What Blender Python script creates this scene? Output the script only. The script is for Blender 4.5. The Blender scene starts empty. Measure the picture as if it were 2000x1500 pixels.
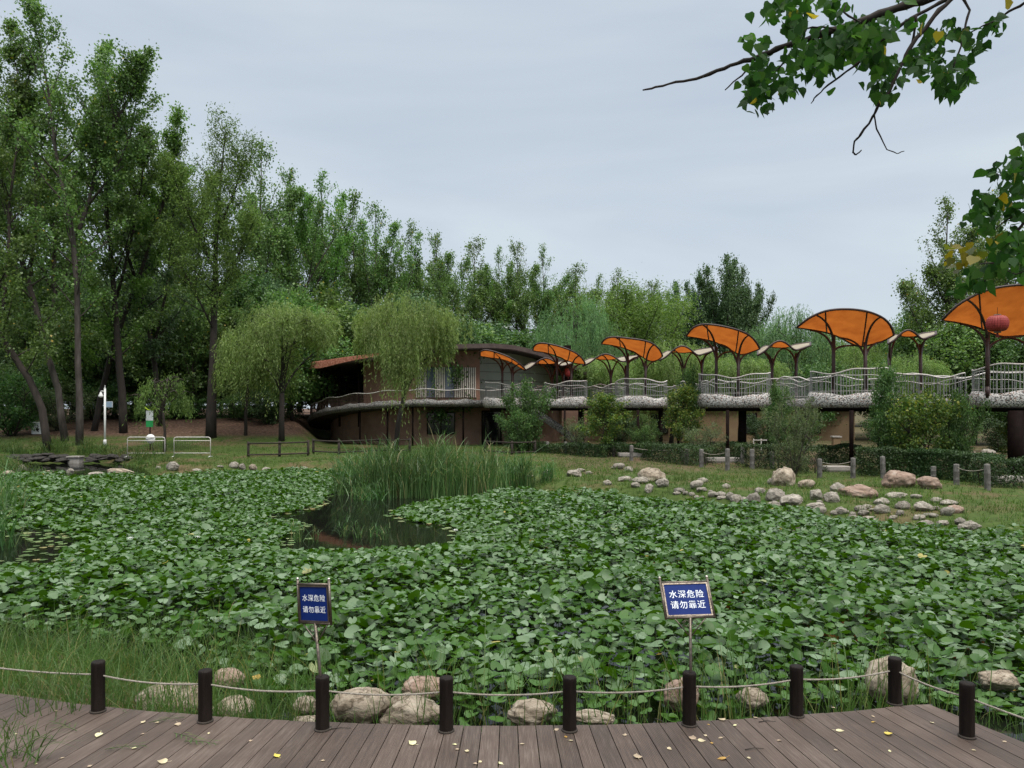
import bpy, bmesh, math, random
import numpy as np
from mathutils import Vector, Matrix, noise

S = bpy.context.scene
COL = S.collection
PI = math.pi
R = math.radians

# ------------------------------------------------------------------ camera, sky, sun, exposure
F, CX, HY, EZ = 1500.0, 1000.0, 798.0, 2.6      # focal length in pixels, horizon row, eye height
cam = bpy.data.cameras.new('camera')
cam.sensor_width = 36.0
cam.lens = 36.0 * F / 2000.0
cam.shift_y = (HY - 750.0) / 2000.0
cam.clip_end = 4000.0
camo = bpy.data.objects.new('camera', cam)
COL.objects.link(camo)
camo.location = (0, 0, EZ)
camo.rotation_euler = (R(90), 0, 0)
S.camera = camo

SUN_EL, SUN_AZ = R(58), R(150)
w = bpy.data.worlds.new('World')
S.world = w
w.use_nodes = True
nt = w.node_tree
nt.nodes.clear()
N = nt.nodes.new
L = nt.links.new
sky = N('ShaderNodeTexSky'); sky.sky_type = 'NISHITA'; sky.sun_disc = False
sky.sun_elevation = SUN_EL; sky.sun_rotation = SUN_AZ
skm = N('ShaderNodeVectorMath'); skm.operation = 'SCALE'; skm.inputs['Scale'].default_value = 1.0
L(sky.outputs[0], skm.inputs[0])
tc = N('ShaderNodeTexCoord')
mp = N('ShaderNodeMapping'); mp.inputs['Scale'].default_value = (1.0, 1.0, 4.2); mp.inputs['Rotation'].default_value = (0.1, 0.16, 0.3)
L(tc.outputs['Generated'], mp.inputs[0])
nz = N('ShaderNodeTexNoise'); nz.inputs['Scale'].default_value = 1.5; nz.inputs['Detail'].default_value = 5; nz.inputs['Roughness'].default_value = 0.5; nz.inputs['Distortion'].default_value = 0.5
L(mp.outputs[0], nz.inputs['Vector'])
cr = N('ShaderNodeValToRGB')
cr.color_ramp.elements[0].position = 0.34; cr.color_ramp.elements[0].color = (4.15, 4.75, 5.55, 1)
cr.color_ramp.elements[1].position = 0.68; cr.color_ramp.elements[1].color = (5.30, 5.90, 6.40, 1)
L(nz.outputs['Fac'], cr.inputs[0])
sx = N('ShaderNodeSeparateXYZ'); L(tc.outputs['Generated'], sx.inputs[0])
zr = N('ShaderNodeMapRange'); zr.inputs[1].default_value = 0.50; zr.inputs[2].default_value = 0.9; zr.inputs[3].default_value = 1.0; zr.inputs[4].default_value = 4.6
L(sx.outputs[2], zr.inputs[0])
zw = N('ShaderNodeMapRange'); zw.inputs[1].default_value = 0.50; zw.inputs[2].default_value = 0.9; zw.inputs[3].default_value = 0.0; zw.inputs[4].default_value = 0.75
L(sx.outputs[2], zw.inputs[0])
wt = N('ShaderNodeMix'); wt.data_type = 'RGBA'; wt.inputs[7].default_value = (6.6, 6.4, 5.9, 1)      # unseen sky overhead whitened and boosted, added to warm and brighten the ground
L(zw.outputs[0], wt.inputs[0]); L(cr.outputs[0], wt.inputs[6])
zb_ = N('ShaderNodeMapRange'); zb_.inputs[1].default_value = -0.5; zb_.inputs[2].default_value = 0.25; zb_.inputs[3].default_value = 0.85; zb_.inputs[4].default_value = 1.0  # sky dimmed behind the camera, added to darken surfaces that face it
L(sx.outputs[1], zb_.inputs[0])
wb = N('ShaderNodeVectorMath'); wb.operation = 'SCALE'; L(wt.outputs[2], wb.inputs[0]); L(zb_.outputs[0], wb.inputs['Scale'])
cm = N('ShaderNodeVectorMath'); cm.operation = 'SCALE'
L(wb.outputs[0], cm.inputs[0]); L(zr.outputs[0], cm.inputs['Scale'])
mx = N('ShaderNodeMix'); mx.data_type = 'RGBA'; mx.inputs[0].default_value = 0.9
L(skm.outputs[0], mx.inputs[6]); L(cm.outputs[0], mx.inputs[7])
bg = N('ShaderNodeBackground'); bg.inputs[1].default_value = 0.1
L(mx.outputs[2], bg.inputs[0])
wo = N('ShaderNodeOutputWorld'); L(bg.outputs[0], wo.inputs[0])

sl = bpy.data.lights.new('sun', 'SUN'); sl.energy = 2.0; sl.angle = R(20); sl.color = (1.0, 0.96, 0.9)
so = bpy.data.objects.new('sun', sl); COL.objects.link(so)
so.location = (0, 0, 60)
sd = Vector((math.sin(SUN_AZ) * math.cos(SUN_EL), math.cos(SUN_AZ) * math.cos(SUN_EL), math.sin(SUN_EL)))
so.rotation_euler = (-sd).to_track_quat('-Z', 'Y').to_euler()

S.view_settings.view_transform = 'Standard'
S.view_settings.look = 'None'
S.view_settings.exposure = 0.36
S.view_settings.gamma = 1.0
S.cycles.max_bounces = 6
S.cycles.diffuse_bounces = 3
S.cycles.glossy_bounces = 2
S.cycles.transmission_bounces = 4
S.cycles.transparent_max_bounces = 4
S.cycles.use_denoising = True

# ------------------------------------------------------------------ helpers
def P(px, py, Y):
    return Vector(((px - CX) / F * Y, Y, EZ - (py - HY) / F * Y))

def tag(o, label=None, cat=None, group=None, kind=None):
    if label: o['label'] = label
    if cat: o['category'] = cat
    if group: o['group'] = group
    if kind: o['kind'] = kind
    return o

def empty(name, loc, label, cat, group=None, rz=0.0):
    o = bpy.data.objects.new(name, None)
    COL.objects.link(o)
    o.location = loc
    o.rotation_euler = (0, 0, rz)
    o.empty_display_size = 0.2
    return tag(o, label, cat, group)

def link(name, me, parent=None, mat=None):
    o = bpy.data.objects.new(name, me)
    COL.objects.link(o)
    if parent is not None: o.parent = parent
    if mat is not None and not me.materials: me.materials.append(mat)
    return o

class MB:
    """collects shapes for ONE mesh"""
    def __init__(s):
        s.v = []; s.f = []; s.m = []; s.sm = []
    def add(s, vs, fs, mi=0, smooth=False):
        b = len(s.v)
        s.v += [tuple(p) for p in vs]
        for f in fs:
            s.f.append(tuple(i + b for i in f)); s.m.append(mi); s.sm.append(smooth)
        return s
    def box(s, c, d, M=None, mi=0):
        x, y, z = d[0] / 2, d[1] / 2, d[2] / 2
        vs = [Vector((a * x, b * y, g * z)) for g in (-1, 1) for b in (-1, 1) for a in (-1, 1)]
        if M is not None: vs = [M @ p for p in vs]
        c = Vector(c)
        return s.add([p + c for p in vs], [(0, 2, 3, 1), (4, 5, 7, 6), (0, 1, 5, 4), (2, 6, 7, 3), (0, 4, 6, 2), (1, 3, 7, 5)], mi)
    def tube(s, pts, rad, n=6, mi=0, cap=True, smooth=True):
        pts = [Vector(p) for p in pts]
        k = len(pts)
        if not hasattr(rad, '__len__'): rad = [rad] * k
        vs = []
        d0 = (pts[1] - pts[0]).normalized()
        u = d0.orthogonal().normalized()
        for i in range(k):
            d = (pts[min(i + 1, k - 1)] - pts[max(i - 1, 0)]).normalized()
            u = (u - d * u.dot(d))
            u = u.normalized() if u.length > 1e-6 else d.orthogonal().normalized()
            q = d.cross(u)
            for j in range(n):
                a = 2 * PI * j / n
                vs.append(pts[i] + (u * math.cos(a) + q * math.sin(a)) * rad[i])
        fs = [(i * n + j, i * n + (j + 1) % n, (i + 1) * n + (j + 1) % n, (i + 1) * n + j) for i in range(k - 1) for j in range(n)]
        s.add(vs, fs, mi, smooth)
        if cap:
            b = len(s.v) - len(vs)
            s.f.append(tuple(b + j for j in reversed(range(n)))); s.m.append(mi); s.sm.append(False)
            s.f.append(tuple(b + (k - 1) * n + j for j in range(n))); s.m.append(mi); s.sm.append(False)
        return s
    def lathe(s, prof, c=(0, 0, 0), n=16, mi=0, smooth=True):
        c = Vector(c)
        vs = [c + Vector((r * math.cos(2 * PI * j / n), r * math.sin(2 * PI * j / n), z)) for r, z in prof for j in range(n)]
        k = len(prof)
        fs = [(i * n + j, i * n + (j + 1) % n, (i + 1) * n + (j + 1) % n, (i + 1) * n + j) for i in range(k - 1) for j in range(n)]
        fs.append(tuple(reversed(range(n)))); fs.append(tuple((k - 1) * n + j for j in range(n)))
        return s.add(vs, fs, mi, smooth)
    def grid(s, rows, mi=0, smooth=True, flip=False):
        k = len(rows); n = len(rows[0])
        fs = []
        for i in range(k - 1):
            for j in range(n - 1):
                q = (i * n + j, i * n + j + 1, (i + 1) * n + j + 1, (i + 1) * n + j)
                fs.append(q[::-1] if flip else q)
        return s.add([p for r_ in rows for p in r_], fs, mi, smooth)
    def mesh(s, name, mats):
        me = bpy.data.meshes.new(name)
        me.from_pydata(s.v, [], s.f)
        for m in (mats if isinstance(mats, (list, tuple)) else [mats]): me.materials.append(m)
        me.polygons.foreach_set('material_index', s.m)
        me.polygons.foreach_set('use_smooth', s.sm)
        me.update()
        return me
    def build(s, name, mats, parent=None):
        return link(name, s.mesh(name, mats), parent)

def np_mesh(name, V, Fc, mat, smooth=False):
    """fast mesh: V (n,3), Fc (m,k) faces of equal size"""
    V = np.asarray(V, dtype=np.float32); Fc = np.asarray(Fc, dtype=np.int32)
    me = bpy.data.meshes.new(name)
    me.vertices.add(len(V)); me.vertices.foreach_set('co', V.ravel())
    m, k = Fc.shape
    me.loops.add(m * k); me.loops.foreach_set('vertex_index', Fc.ravel())
    me.polygons.add(m); me.polygons.foreach_set('loop_start', np.arange(m, dtype=np.int32) * k)
    if smooth: me.polygons.foreach_set('use_smooth', np.ones(m, dtype=bool))
    me.update(calc_edges=True)
    me.validate()
    if mat is not None: me.materials.append(mat)
    return me

# ------------------------------------------------------------------ materials
def newmat(name):
    m = bpy.data.materials.new(name); m.use_nodes = True
    t = m.node_tree; t.nodes.clear()
    return m, t, t.nodes.new, t.links.new

def ramp(N, els):
    c = N('ShaderNodeValToRGB').color_ramp
    while len(c.elements) < len(els): c.elements.new(0.5)
    for e, (p, col) in zip(c.elements, els):
        e.position = p; e.color = (*col, 1)
    return c.id_data.nodes[-1] if hasattr(c.id_data, 'nodes') else None

def rampnode(t, els):
    n = t.nodes.new('ShaderNodeValToRGB'); c = n.color_ramp
    while len(c.elements) < len(els): c.elements.new(0.5)
    for e, (p, col) in zip(c.elements, els):
        e.position = p; e.color = (*col, 1)
    return n

def surf(name, cols, scale=4.0, rough=0.8, bump=0.3, bscale=30.0, metal=0.0, spec=0.4, detail=6, stretch=(1, 1, 1), obvar=0.0, crack=0.0):
    """noise-coloured surface with a fine bump"""
    m, t, N, L = newmat(name)
    tc = N('ShaderNodeTexCoord'); mp = N('ShaderNodeMapping'); mp.inputs['Scale'].default_value = stretch
    L(tc.outputs['Object'], mp.inputs[0])
    n1 = N('ShaderNodeTexNoise'); n1.inputs['Scale'].default_value = scale; n1.inputs['Detail'].default_value = detail; n1.inputs['Roughness'].default_value = 0.6
    L(mp.outputs[0], n1.inputs['Vector'])
    k = len(cols)
    rp = rampnode(t, [(0.3 + 0.4 * i / max(1, k - 1), c) for i, c in enumerate(cols)])
    L(n1.outputs['Fac'], rp.inputs[0])
    col = rp.outputs[0]
    if crack:
        dn = N('ShaderNodeTexNoise'); dn.inputs['Scale'].default_value = 3; dn.inputs['Detail'].default_value = 5; L(tc.outputs['Object'], dn.inputs['Vector'])
        va = N('ShaderNodeVectorMath'); va.operation = 'MULTIPLY_ADD'; va.inputs[1].default_value = (.5, .5, .5); L(dn.outputs['Color'], va.inputs[0]); L(tc.outputs['Object'], va.inputs[2])
        vo = N('ShaderNodeTexVoronoi'); vo.feature = 'DISTANCE_TO_EDGE'; vo.inputs['Scale'].default_value = crack; L(va.outputs[0], vo.inputs['Vector'])
        cr_ = rampnode(t, [(0, (.35, .32, .28)), (.035, (1, 1, 1))]); L(vo.outputs['Distance'], cr_.inputs[0])
        mm = N('ShaderNodeMix'); mm.data_type = 'RGBA'; mm.blend_type = 'MULTIPLY'; mm.inputs[0].default_value = 1; L(col, mm.inputs[6]); L(cr_.outputs[0], mm.inputs[7]); col = mm.outputs[2]
    if obvar:
        oi = N('ShaderNodeObjectInfo'); hs = N('ShaderNodeHueSaturation')
        mr = N('ShaderNodeMapRange'); mr.inputs[3].default_value = 1 - obvar; mr.inputs[4].default_value = 1 + obvar
        L(oi.outputs['Random'], mr.inputs[0]); L(mr.outputs[0], hs.inputs['Value']); L(col, hs.inputs['Color']); col = hs.outputs[0]
    b = N('ShaderNodeBsdfPrincipled'); L(col, b.inputs['Base Color'])
    b.inputs['Roughness'].default_value = rough; b.inputs['Metallic'].default_value = metal
    b.inputs['Specular IOR Level'].default_value = spec
    if bump:
        n2 = N('ShaderNodeTexNoise'); n2.inputs['Scale'].default_value = bscale; n2.inputs['Detail'].default_value = 4
        L(mp.outputs[0], n2.inputs['Vector'])
        bp = N('ShaderNodeBump'); bp.inputs['Strength'].default_value = bump; bp.inputs['Distance'].default_value = 0.02
        L(n2.outputs['Fac'], bp.inputs['Height']); L(bp.outputs[0], b.inputs['Normal'])
    o = N('ShaderNodeOutputMaterial'); L(b.outputs[0], o.inputs[0])
    return m

def leafmat(name, els, trans=0.3, rough=0.5, spec=0.3, nscale=0.35, lo=0.7, hi=1.25, tmul=1.4, obvar=0.12):
    m, t, N, L = newmat(name)
    g = N('ShaderNodeNewGeometry')
    rp = rampnode(t, els); L(g.outputs['Random Per Island'], rp.inputs[0])
    tc = N('ShaderNodeTexCoord'); n1 = N('ShaderNodeTexNoise'); n1.inputs['Scale'].default_value = nscale; n1.inputs['Detail'].default_value = 3
    L(tc.outputs['Object'], n1.inputs['Vector'])
    mr = N('ShaderNodeMapRange'); mr.inputs[1].default_value = 0.35; mr.inputs[2].default_value = 0.65; mr.inputs[3].default_value = lo; mr.inputs[4].default_value = hi
    L(n1.outputs['Fac'], mr.inputs[0])
    oi = N('ShaderNodeObjectInfo')
    m2 = N('ShaderNodeMapRange'); m2.inputs[3].default_value = 1 - obvar; m2.inputs[4].default_value = 1 + obvar
    L(oi.outputs['Random'], m2.inputs[0])
    mu = N('ShaderNodeMath'); mu.operation = 'MULTIPLY'; L(mr.outputs[0], mu.inputs[0]); L(m2.outputs[0], mu.inputs[1])
    hs = N('ShaderNodeHueSaturation'); L(rp.outputs[0], hs.inputs['Color']); L(mu.outputs[0], hs.inputs['Value'])
    hm = N('ShaderNodeMapRange'); hm.inputs[3].default_value = 0.5 - 0.12 * obvar; hm.inputs[4].default_value = 0.5 + 0.12 * obvar
    L(oi.outputs['Random'], hm.inputs[0]); L(hm.outputs[0], hs.inputs['Hue'])
    b = N('ShaderNodeBsdfPrincipled'); L(hs.outputs[0], b.inputs['Base Color'])
    b.inputs['Roughness'].default_value = rough; b.inputs['Specular IOR Level'].default_value = spec
    tr = N('ShaderNodeBsdfTranslucent'); sc = N('ShaderNodeVectorMath'); sc.operation = 'MULTIPLY'; sc.inputs[1].default_value = (tmul, tmul * 1.05, tmul * 0.6)
    L(hs.outputs[0], sc.inputs[0]); L(sc.outputs[0], tr.inputs[0])
    ms = N('ShaderNodeMixShader'); ms.inputs[0].default_value = trans
    L(b.outputs[0], ms.inputs[1]); L(tr.outputs[0], ms.inputs[2])
    o = N('ShaderNodeOutputMaterial'); L(ms.outputs[0], o.inputs[0])
    return m

MT = {}
MT['bark_grey'] = surf('bark_grey', [(.022, .017, .014), (.060, .049, .042), (.105, .088, .078)], 3, .9, .6, 14, stretch=(1, 1, .3))
MT['bark_dark'] = surf('bark_dark', [(.016, .013, .011), (.036, .028, .023)], 4, .95, .7, 12, stretch=(1, 1, .3))
MT['bark_brown'] = surf('bark_brown', [(.020, .015, .012), (.050, .039, .031)], 4, .95, .6, 12, stretch=(1, 1, .3))
MT['leaf_poplar'] = leafmat('leaf_poplar', [(0, (0.063, 0.124, 0.034)), (.5, (0.101, 0.184, 0.048)), (.9, (0.155, 0.247, 0.075)), (.993, (0.172, 0.253, 0.069)), (.997, (0.414, 0.310, 0.034))], .36, .45, .4)
MT['leaf_light'] = leafmat('leaf_light', [(0, (0.073, 0.158, 0.033)), (.5, (0.119, 0.224, 0.046)), (1, (0.172, 0.277, 0.079))], .4, .5, .3)
MT['leaf_dark'] = leafmat('leaf_dark', [(0, (0.045, 0.091, 0.039)), (.6, (0.072, 0.132, 0.051)), (1, (0.112, 0.183, 0.077))], .25, .5, .3)
MT['leaf_feather'] = leafmat('leaf_feather', [(0, (0.065, 0.108, 0.029)), (.6, (0.110, 0.165, 0.039)), (1, (0.161, 0.215, 0.057))], .35, .6, .2)
MT['leaf_willow'] = leafmat('leaf_willow', [(0, (0.105, 0.173, 0.043)), (.6, (0.162, 0.241, 0.068)), (1, (0.241, 0.303, 0.105))], .4, .55, .3, nscale=.6)
MT['leaf_willow_cool'] = leafmat('leaf_willow_cool', [(0, (0.075, 0.161, 0.066)), (.6, (0.128, 0.228, 0.092)), (1, (0.188, 0.286, 0.131))], .4, .55, .3, nscale=.6)
MT['leaf_yellow'] = leafmat('leaf_yellow', [(0, (.045, .095, .020)), (.5, (.075, .13, .026)), (.82, (.13, .175, .03)), (1, (.24, .24, .04))], .35, .5, .3, nscale=.9)
MT['leaf_bush'] = leafmat('leaf_bush', [(0, (0.037, 0.090, 0.025)), (.6, (0.068, 0.132, 0.036)), (1, (0.112, 0.180, 0.051))], .3, .5, .3, nscale=.9)
MT['leaf_pale'] = leafmat('leaf_pale', [(0, (.07, .10, .045)), (.6, (.11, .145, .065)), (1, (.16, .19, .10))], .35, .55, .3, nscale=.9)
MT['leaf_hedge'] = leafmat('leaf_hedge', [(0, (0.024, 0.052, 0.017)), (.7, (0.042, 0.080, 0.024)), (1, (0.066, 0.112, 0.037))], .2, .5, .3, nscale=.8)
MT['reed'] = leafmat('reed', [(0, (0.042, 0.102, 0.029)), (.6, (0.066, 0.144, 0.041)), (.88, (0.120, 0.216, 0.078)), (1, (0.312, 0.264, 0.132))], .3, .45, .35, nscale=.5)
MT['grass'] = leafmat('grass', [(0, (.046, .096, .016)), (.5, (.070, .130, .022)), (.82, (.105, .165, .034)), (.93, (.17, .16, .07)), (1, (.24, .19, .10))], .3, .6, .2, nscale=.25, lo=.7, hi=1.2)
MT['tallgrass'] = leafmat('tallgrass', [(0, (0.046, 0.094, 0.020)), (.6, (0.068, 0.123, 0.029)), (.9, (0.099, 0.145, 0.041)), (1, (0.212, 0.167, 0.064))], .35, .5, .3, nscale=.8)
def lilymat():
    m, t, N, L = newmat('lily')
    g = N('ShaderNodeNewGeometry')
    up = rampnode(t, [(0, (.015, .048, .0015)), (.34, (.026, .080, .003)), (.56, (.042, .105, .010)), (.66, (.068, .125, .045)), (.94, (.130, .190, .105)), (.996, (.16, .23, .13)), (.998, (.34, .27, .05))])  # pale share of leaves: sky sheen put into the base colour
    un = rampnode(t, [(0, (.022, .075, .001)), (1, (.056, .140, .003))])
    L(g.outputs['Random Per Island'], up.inputs[0]); L(g.outputs['Random Per Island'], un.inputs[0])
    mx = N('ShaderNodeMix'); mx.data_type = 'RGBA'; L(g.outputs['Backfacing'], mx.inputs[0]); L(up.outputs[0], mx.inputs[6]); L(un.outputs[0], mx.inputs[7])
    b = N('ShaderNodeBsdfPrincipled'); L(mx.outputs[2], b.inputs['Base Color']); b.inputs['Roughness'].default_value = .45; b.inputs['Specular IOR Level'].default_value = .35
    tr = N('ShaderNodeBsdfTranslucent'); tr.inputs[0].default_value = (.10, .25, .003, 1)
    ms = N('ShaderNodeMixShader'); ms.inputs[0].default_value = .15
    L(b.outputs[0], ms.inputs[1]); L(tr.outputs[0], ms.inputs[2])
    o = N('ShaderNodeOutputMaterial'); L(ms.outputs[0], o.inputs[0])
    return m
MT['lily'] = lilymat()
MT['pad'] = leafmat('pad', [(0, (.07, .13, .035)), (.6, (.12, .17, .06)), (.9, (.20, .23, .10)), (1, (.32, .24, .10))], .1, .4, .5)
MT['fore_leaf'] = leafmat('fore_leaf', [(0, (.014, .040, .008)), (.6, (.026, .066, .013)), (.985, (.05, .10, .02)), (.992, (.30, .19, .025)), (1, (.26, .20, .025))], .42, .6, .15, nscale=2, tmul=1.5)
MT['fore_yellow'] = leafmat('fore_yellow', [(0, (0.065, 0.091, 0.013)), (.4, (0.163, 0.150, 0.013)), (1, (0.293, 0.227, 0.013))], .5, .4, .4, nscale=2, tmul=1.2)
MT['stone'] = surf('stone', [(.085, .072, .055), (.19, .168, .138), (.27, .243, .203), (.35, .32, .275)], 5, .95, 1.0, 14, obvar=.22, detail=10, crack=1.4)
MT['stone_tan'] = surf('stone_tan', [(.07, .052, .035), (.19, .152, .11), (.28, .233, .178), (.36, .312, .248)], 4.0, .95, 1.0, 9, obvar=.15, detail=10, crack=1.7)
MT['stone_red'] = surf('stone_red', [(.10, .066, .047), (.20, .135, .10), (.27, .195, .152), (.34, .278, .235)], 3.4, .95, 1.0, 9, detail=10, crack=1.9)
MT['stone_dark'] = surf('stone_dark', [(.015, .013, .011), (.045, .038, .032)], 5, .8, .8, 14)
MT['postwood'] = surf('postwood', [(.005, .0035, .003), (.011, .0075, .006), (.019, .013, .011)], 14, .55, .4, 60, stretch=(1, 1, .15), spec=.12)
MT['rope'] = surf('rope', [(.20, .175, .14), (.36, .32, .27)], 60, .9, .8, 120)
MT['steel'] = surf('steel', [(.42, .38, .33), (.6, .56, .5)], 8, .28, .1, 40, metal=.95)
MT['dullsteel'] = surf('dullsteel', [(.09, .072, .058), (.19, .16, .13)], 9, .4, .2, 50, metal=.8)
MT['blue'] = surf('blue', [(.004, .015, .10), (.007, .026, .15)], 3, .55, 0, spec=.12)
MT['white'] = surf('white', [(.62, .62, .60), (.75, .75, .73)], 5, .5, .05)
MT['lettering'] = surf('lettering', [(.70, .74, .78), (.80, .82, .85)], 5, .5, 0)
MT['rail'] = surf('rail', [(.42, .39, .36), (.62, .58, .54)], 6, .5, .2, 30)
MT['rail_bar'] = surf('rail_bar', [(.20, .205, .20), (.34, .34, .33)], 8, .45, .2, 30, metal=.3)
MT['rail_brown'] = surf('rail_brown', [(.10, .065, .05), (.17, .11, .085)], 6, .6, .2, 30)
MT['maroon'] = surf('maroon', [(.022, .010, .009), (.045, .020, .017)], 6, .5, .2, 30)
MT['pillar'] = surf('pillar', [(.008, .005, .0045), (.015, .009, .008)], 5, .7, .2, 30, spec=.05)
MT['stucco'] = surf('stucco', [(.21, .115, .08), (.28, .16, .115)], 2.0, .9, .35, 60)
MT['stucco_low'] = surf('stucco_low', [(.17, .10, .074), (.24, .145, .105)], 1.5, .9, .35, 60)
MT['ochre'] = surf('ochre', [(.15, .10, .055), (.22, .15, .085)], 1.0, .9, .3, 40)
MT['greenwall'] = surf('greenwall', [(.36, .40, .33), (.44, .48, .40)], 1.0, .6, .05)
MT['roofbrown'] = surf('roofbrown', [(.045, .030, .026), (.08, .055, .048)], 3, .7, .2)
MT['roofdark'] = surf('roofdark', [(.03, .022, .02), (.05, .038, .034)], 3, .8, .2)
MT['glass'] = surf('glass', [(.06, .075, .10), (.11, .13, .165)], 2, .08, 0, spec=.8)
MT['darkglass'] = surf('darkglass', [(.006, .008, .008), (.014, .018, .018)], 2, .1, 0, spec=.7)
MT['slat'] = surf('slat', [(.48, .43, .37), (.60, .55, .48)], 8, .6, .1)
MT['tilered'] = surf('tilered', [(.16, .055, .035), (.42, .16, .10), (.55, .30, .24)], 7, .7, .5, 20)
MT['concpost'] = surf('concpost', [(.06, .054, .047), (.12, .11, .10), (.18, .168, .155)], 9, .9, .7, 30, stretch=(1, 1, .4))
MT['slab'] = surf('slab', [(.22, .20, .18), (.34, .31, .28)], 5, .9, .5, 30)
MT['lantern'] = surf('lantern', [(.19, .016, .015), (.28, .035, .03)], 6, .6, .2, 20)
MT['green'] = surf('green', [(.01, .20, .05), (.02, .28, .08)], 4, .5, 0)
MT['lime'] = surf('lime', [(.35, .50, .02), (.45, .60, .04)], 4, .5, 0)
MT['palegrey'] = surf('palegrey', [(.42, .44, .44), (.55, .57, .56)], 5, .6, .1)
MT['signblue'] = surf('signblue', [(.22, .30, .42), (.32, .42, .52)], 5, .6, 0)
MT['black'] = surf('black', [(.008, .008, .008), (.015, .015, .015)], 5, .6, 0)
MT['fallen'] = leafmat('fallen', [(0, (.35, .25, .12)), (.5, (.50, .42, .26)), (1, (.58, .50, .34))], .1, .6, .3, obvar=.3)
MT['fallen_yellow'] = leafmat('fallen_yellow', [(0, (.45, .30, .05)), (1, (.55, .40, .10))], .1, .6, .3, obvar=.2)

# fabric of the canopies: orange seen from below, weathered cream on top
def fabric():
    m, t, N, L = newmat('canopy_fabric')
    g = N('ShaderNodeNewGeometry')
    tc = N('ShaderNodeTexCoord'); n1 = N('ShaderNodeTexNoise'); n1.inputs['Scale'].default_value = 1.6; n1.inputs['Detail'].default_value = 5
    L(tc.outputs['Object'], n1.inputs['Vector'])
    ro = rampnode(t, [(.3, (.28, .072, .012)), (.7, (.40, .115, .019))]); L(n1.outputs['Fac'], ro.inputs[0])
    rc = rampnode(t, [(.3, (.50, .44, .34)), (.7, (.66, .60, .48))]); L(n1.outputs['Fac'], rc.inputs[0])
    mx = N('ShaderNodeMix'); mx.data_type = 'RGBA'
    L(g.outputs['Backfacing'], mx.inputs[0]); L(rc.outputs[0], mx.inputs[6]); L(ro.outputs[0], mx.inputs[7])
    d = N('ShaderNodeBsdfDiffuse'); L(mx.outputs[2], d.inputs[0])
    tr = N('ShaderNodeBsdfTranslucent'); L(ro.outputs[0], tr.inputs[0])
    ms = N('ShaderNodeMixShader'); ms.inputs[0].default_value = .55
    L(d.outputs[0], ms.inputs[1]); L(tr.outputs[0], ms.inputs[2])
    o = N('ShaderNodeOutputMaterial'); L(ms.outputs[0], o.inputs[0])
    return m
MT['fabric'] = fabric()

def mosaic(name, scale, k):
    m, t, N, L = newmat(name)
    tc = N('ShaderNodeTexCoord')
    v = N('ShaderNodeTexVoronoi'); v.inputs['Scale'].default_value = scale
    L(tc.outputs['Object'], v.inputs['Vector'])
    sx = N('ShaderNodeSeparateColor'); L(v.outputs['Color'], sx.inputs[0])
    rp = rampnode(t, [(p_, tuple(k * q for q in c_)) for p_, c_ in [(0, (.03, .028, .026)), (.30, (.10, .095, .09)), (.34, (.40, .38, .36)), (.62, (.58, .56, .53)), (.66, (.30, .15, .085)), (.74, (.17, .16, .16)), (.8, (.62, .60, .57)), (1, (.50, .47, .43))]])
    L(sx.outputs[0], rp.inputs[0])
    b = N('ShaderNodeBsdfPrincipled'); L(rp.outputs[0], b.inputs['Base Color']); b.inputs['Roughness'].default_value = .6
    bp = N('ShaderNodeBump'); bp.inputs['Strength'].default_value = .6; bp.inputs['Distance'].default_value = .02; bp.invert = True
    L(v.outputs['Distance'], bp.inputs['Height']); L(bp.outputs[0], b.inputs['Normal'])
    o = N('ShaderNodeOutputMaterial'); L(b.outputs[0], o.inputs[0])
    return m
MT['mosaic'] = mosaic('pebble_mosaic', 27.0, .95)
MT['mosaic_dull_shade'] = mosaic('shaded_dirty_pebble_mosaic', 24.0, .42)  # darker copy for the building: its shade and grime put into the chip colour

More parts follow.
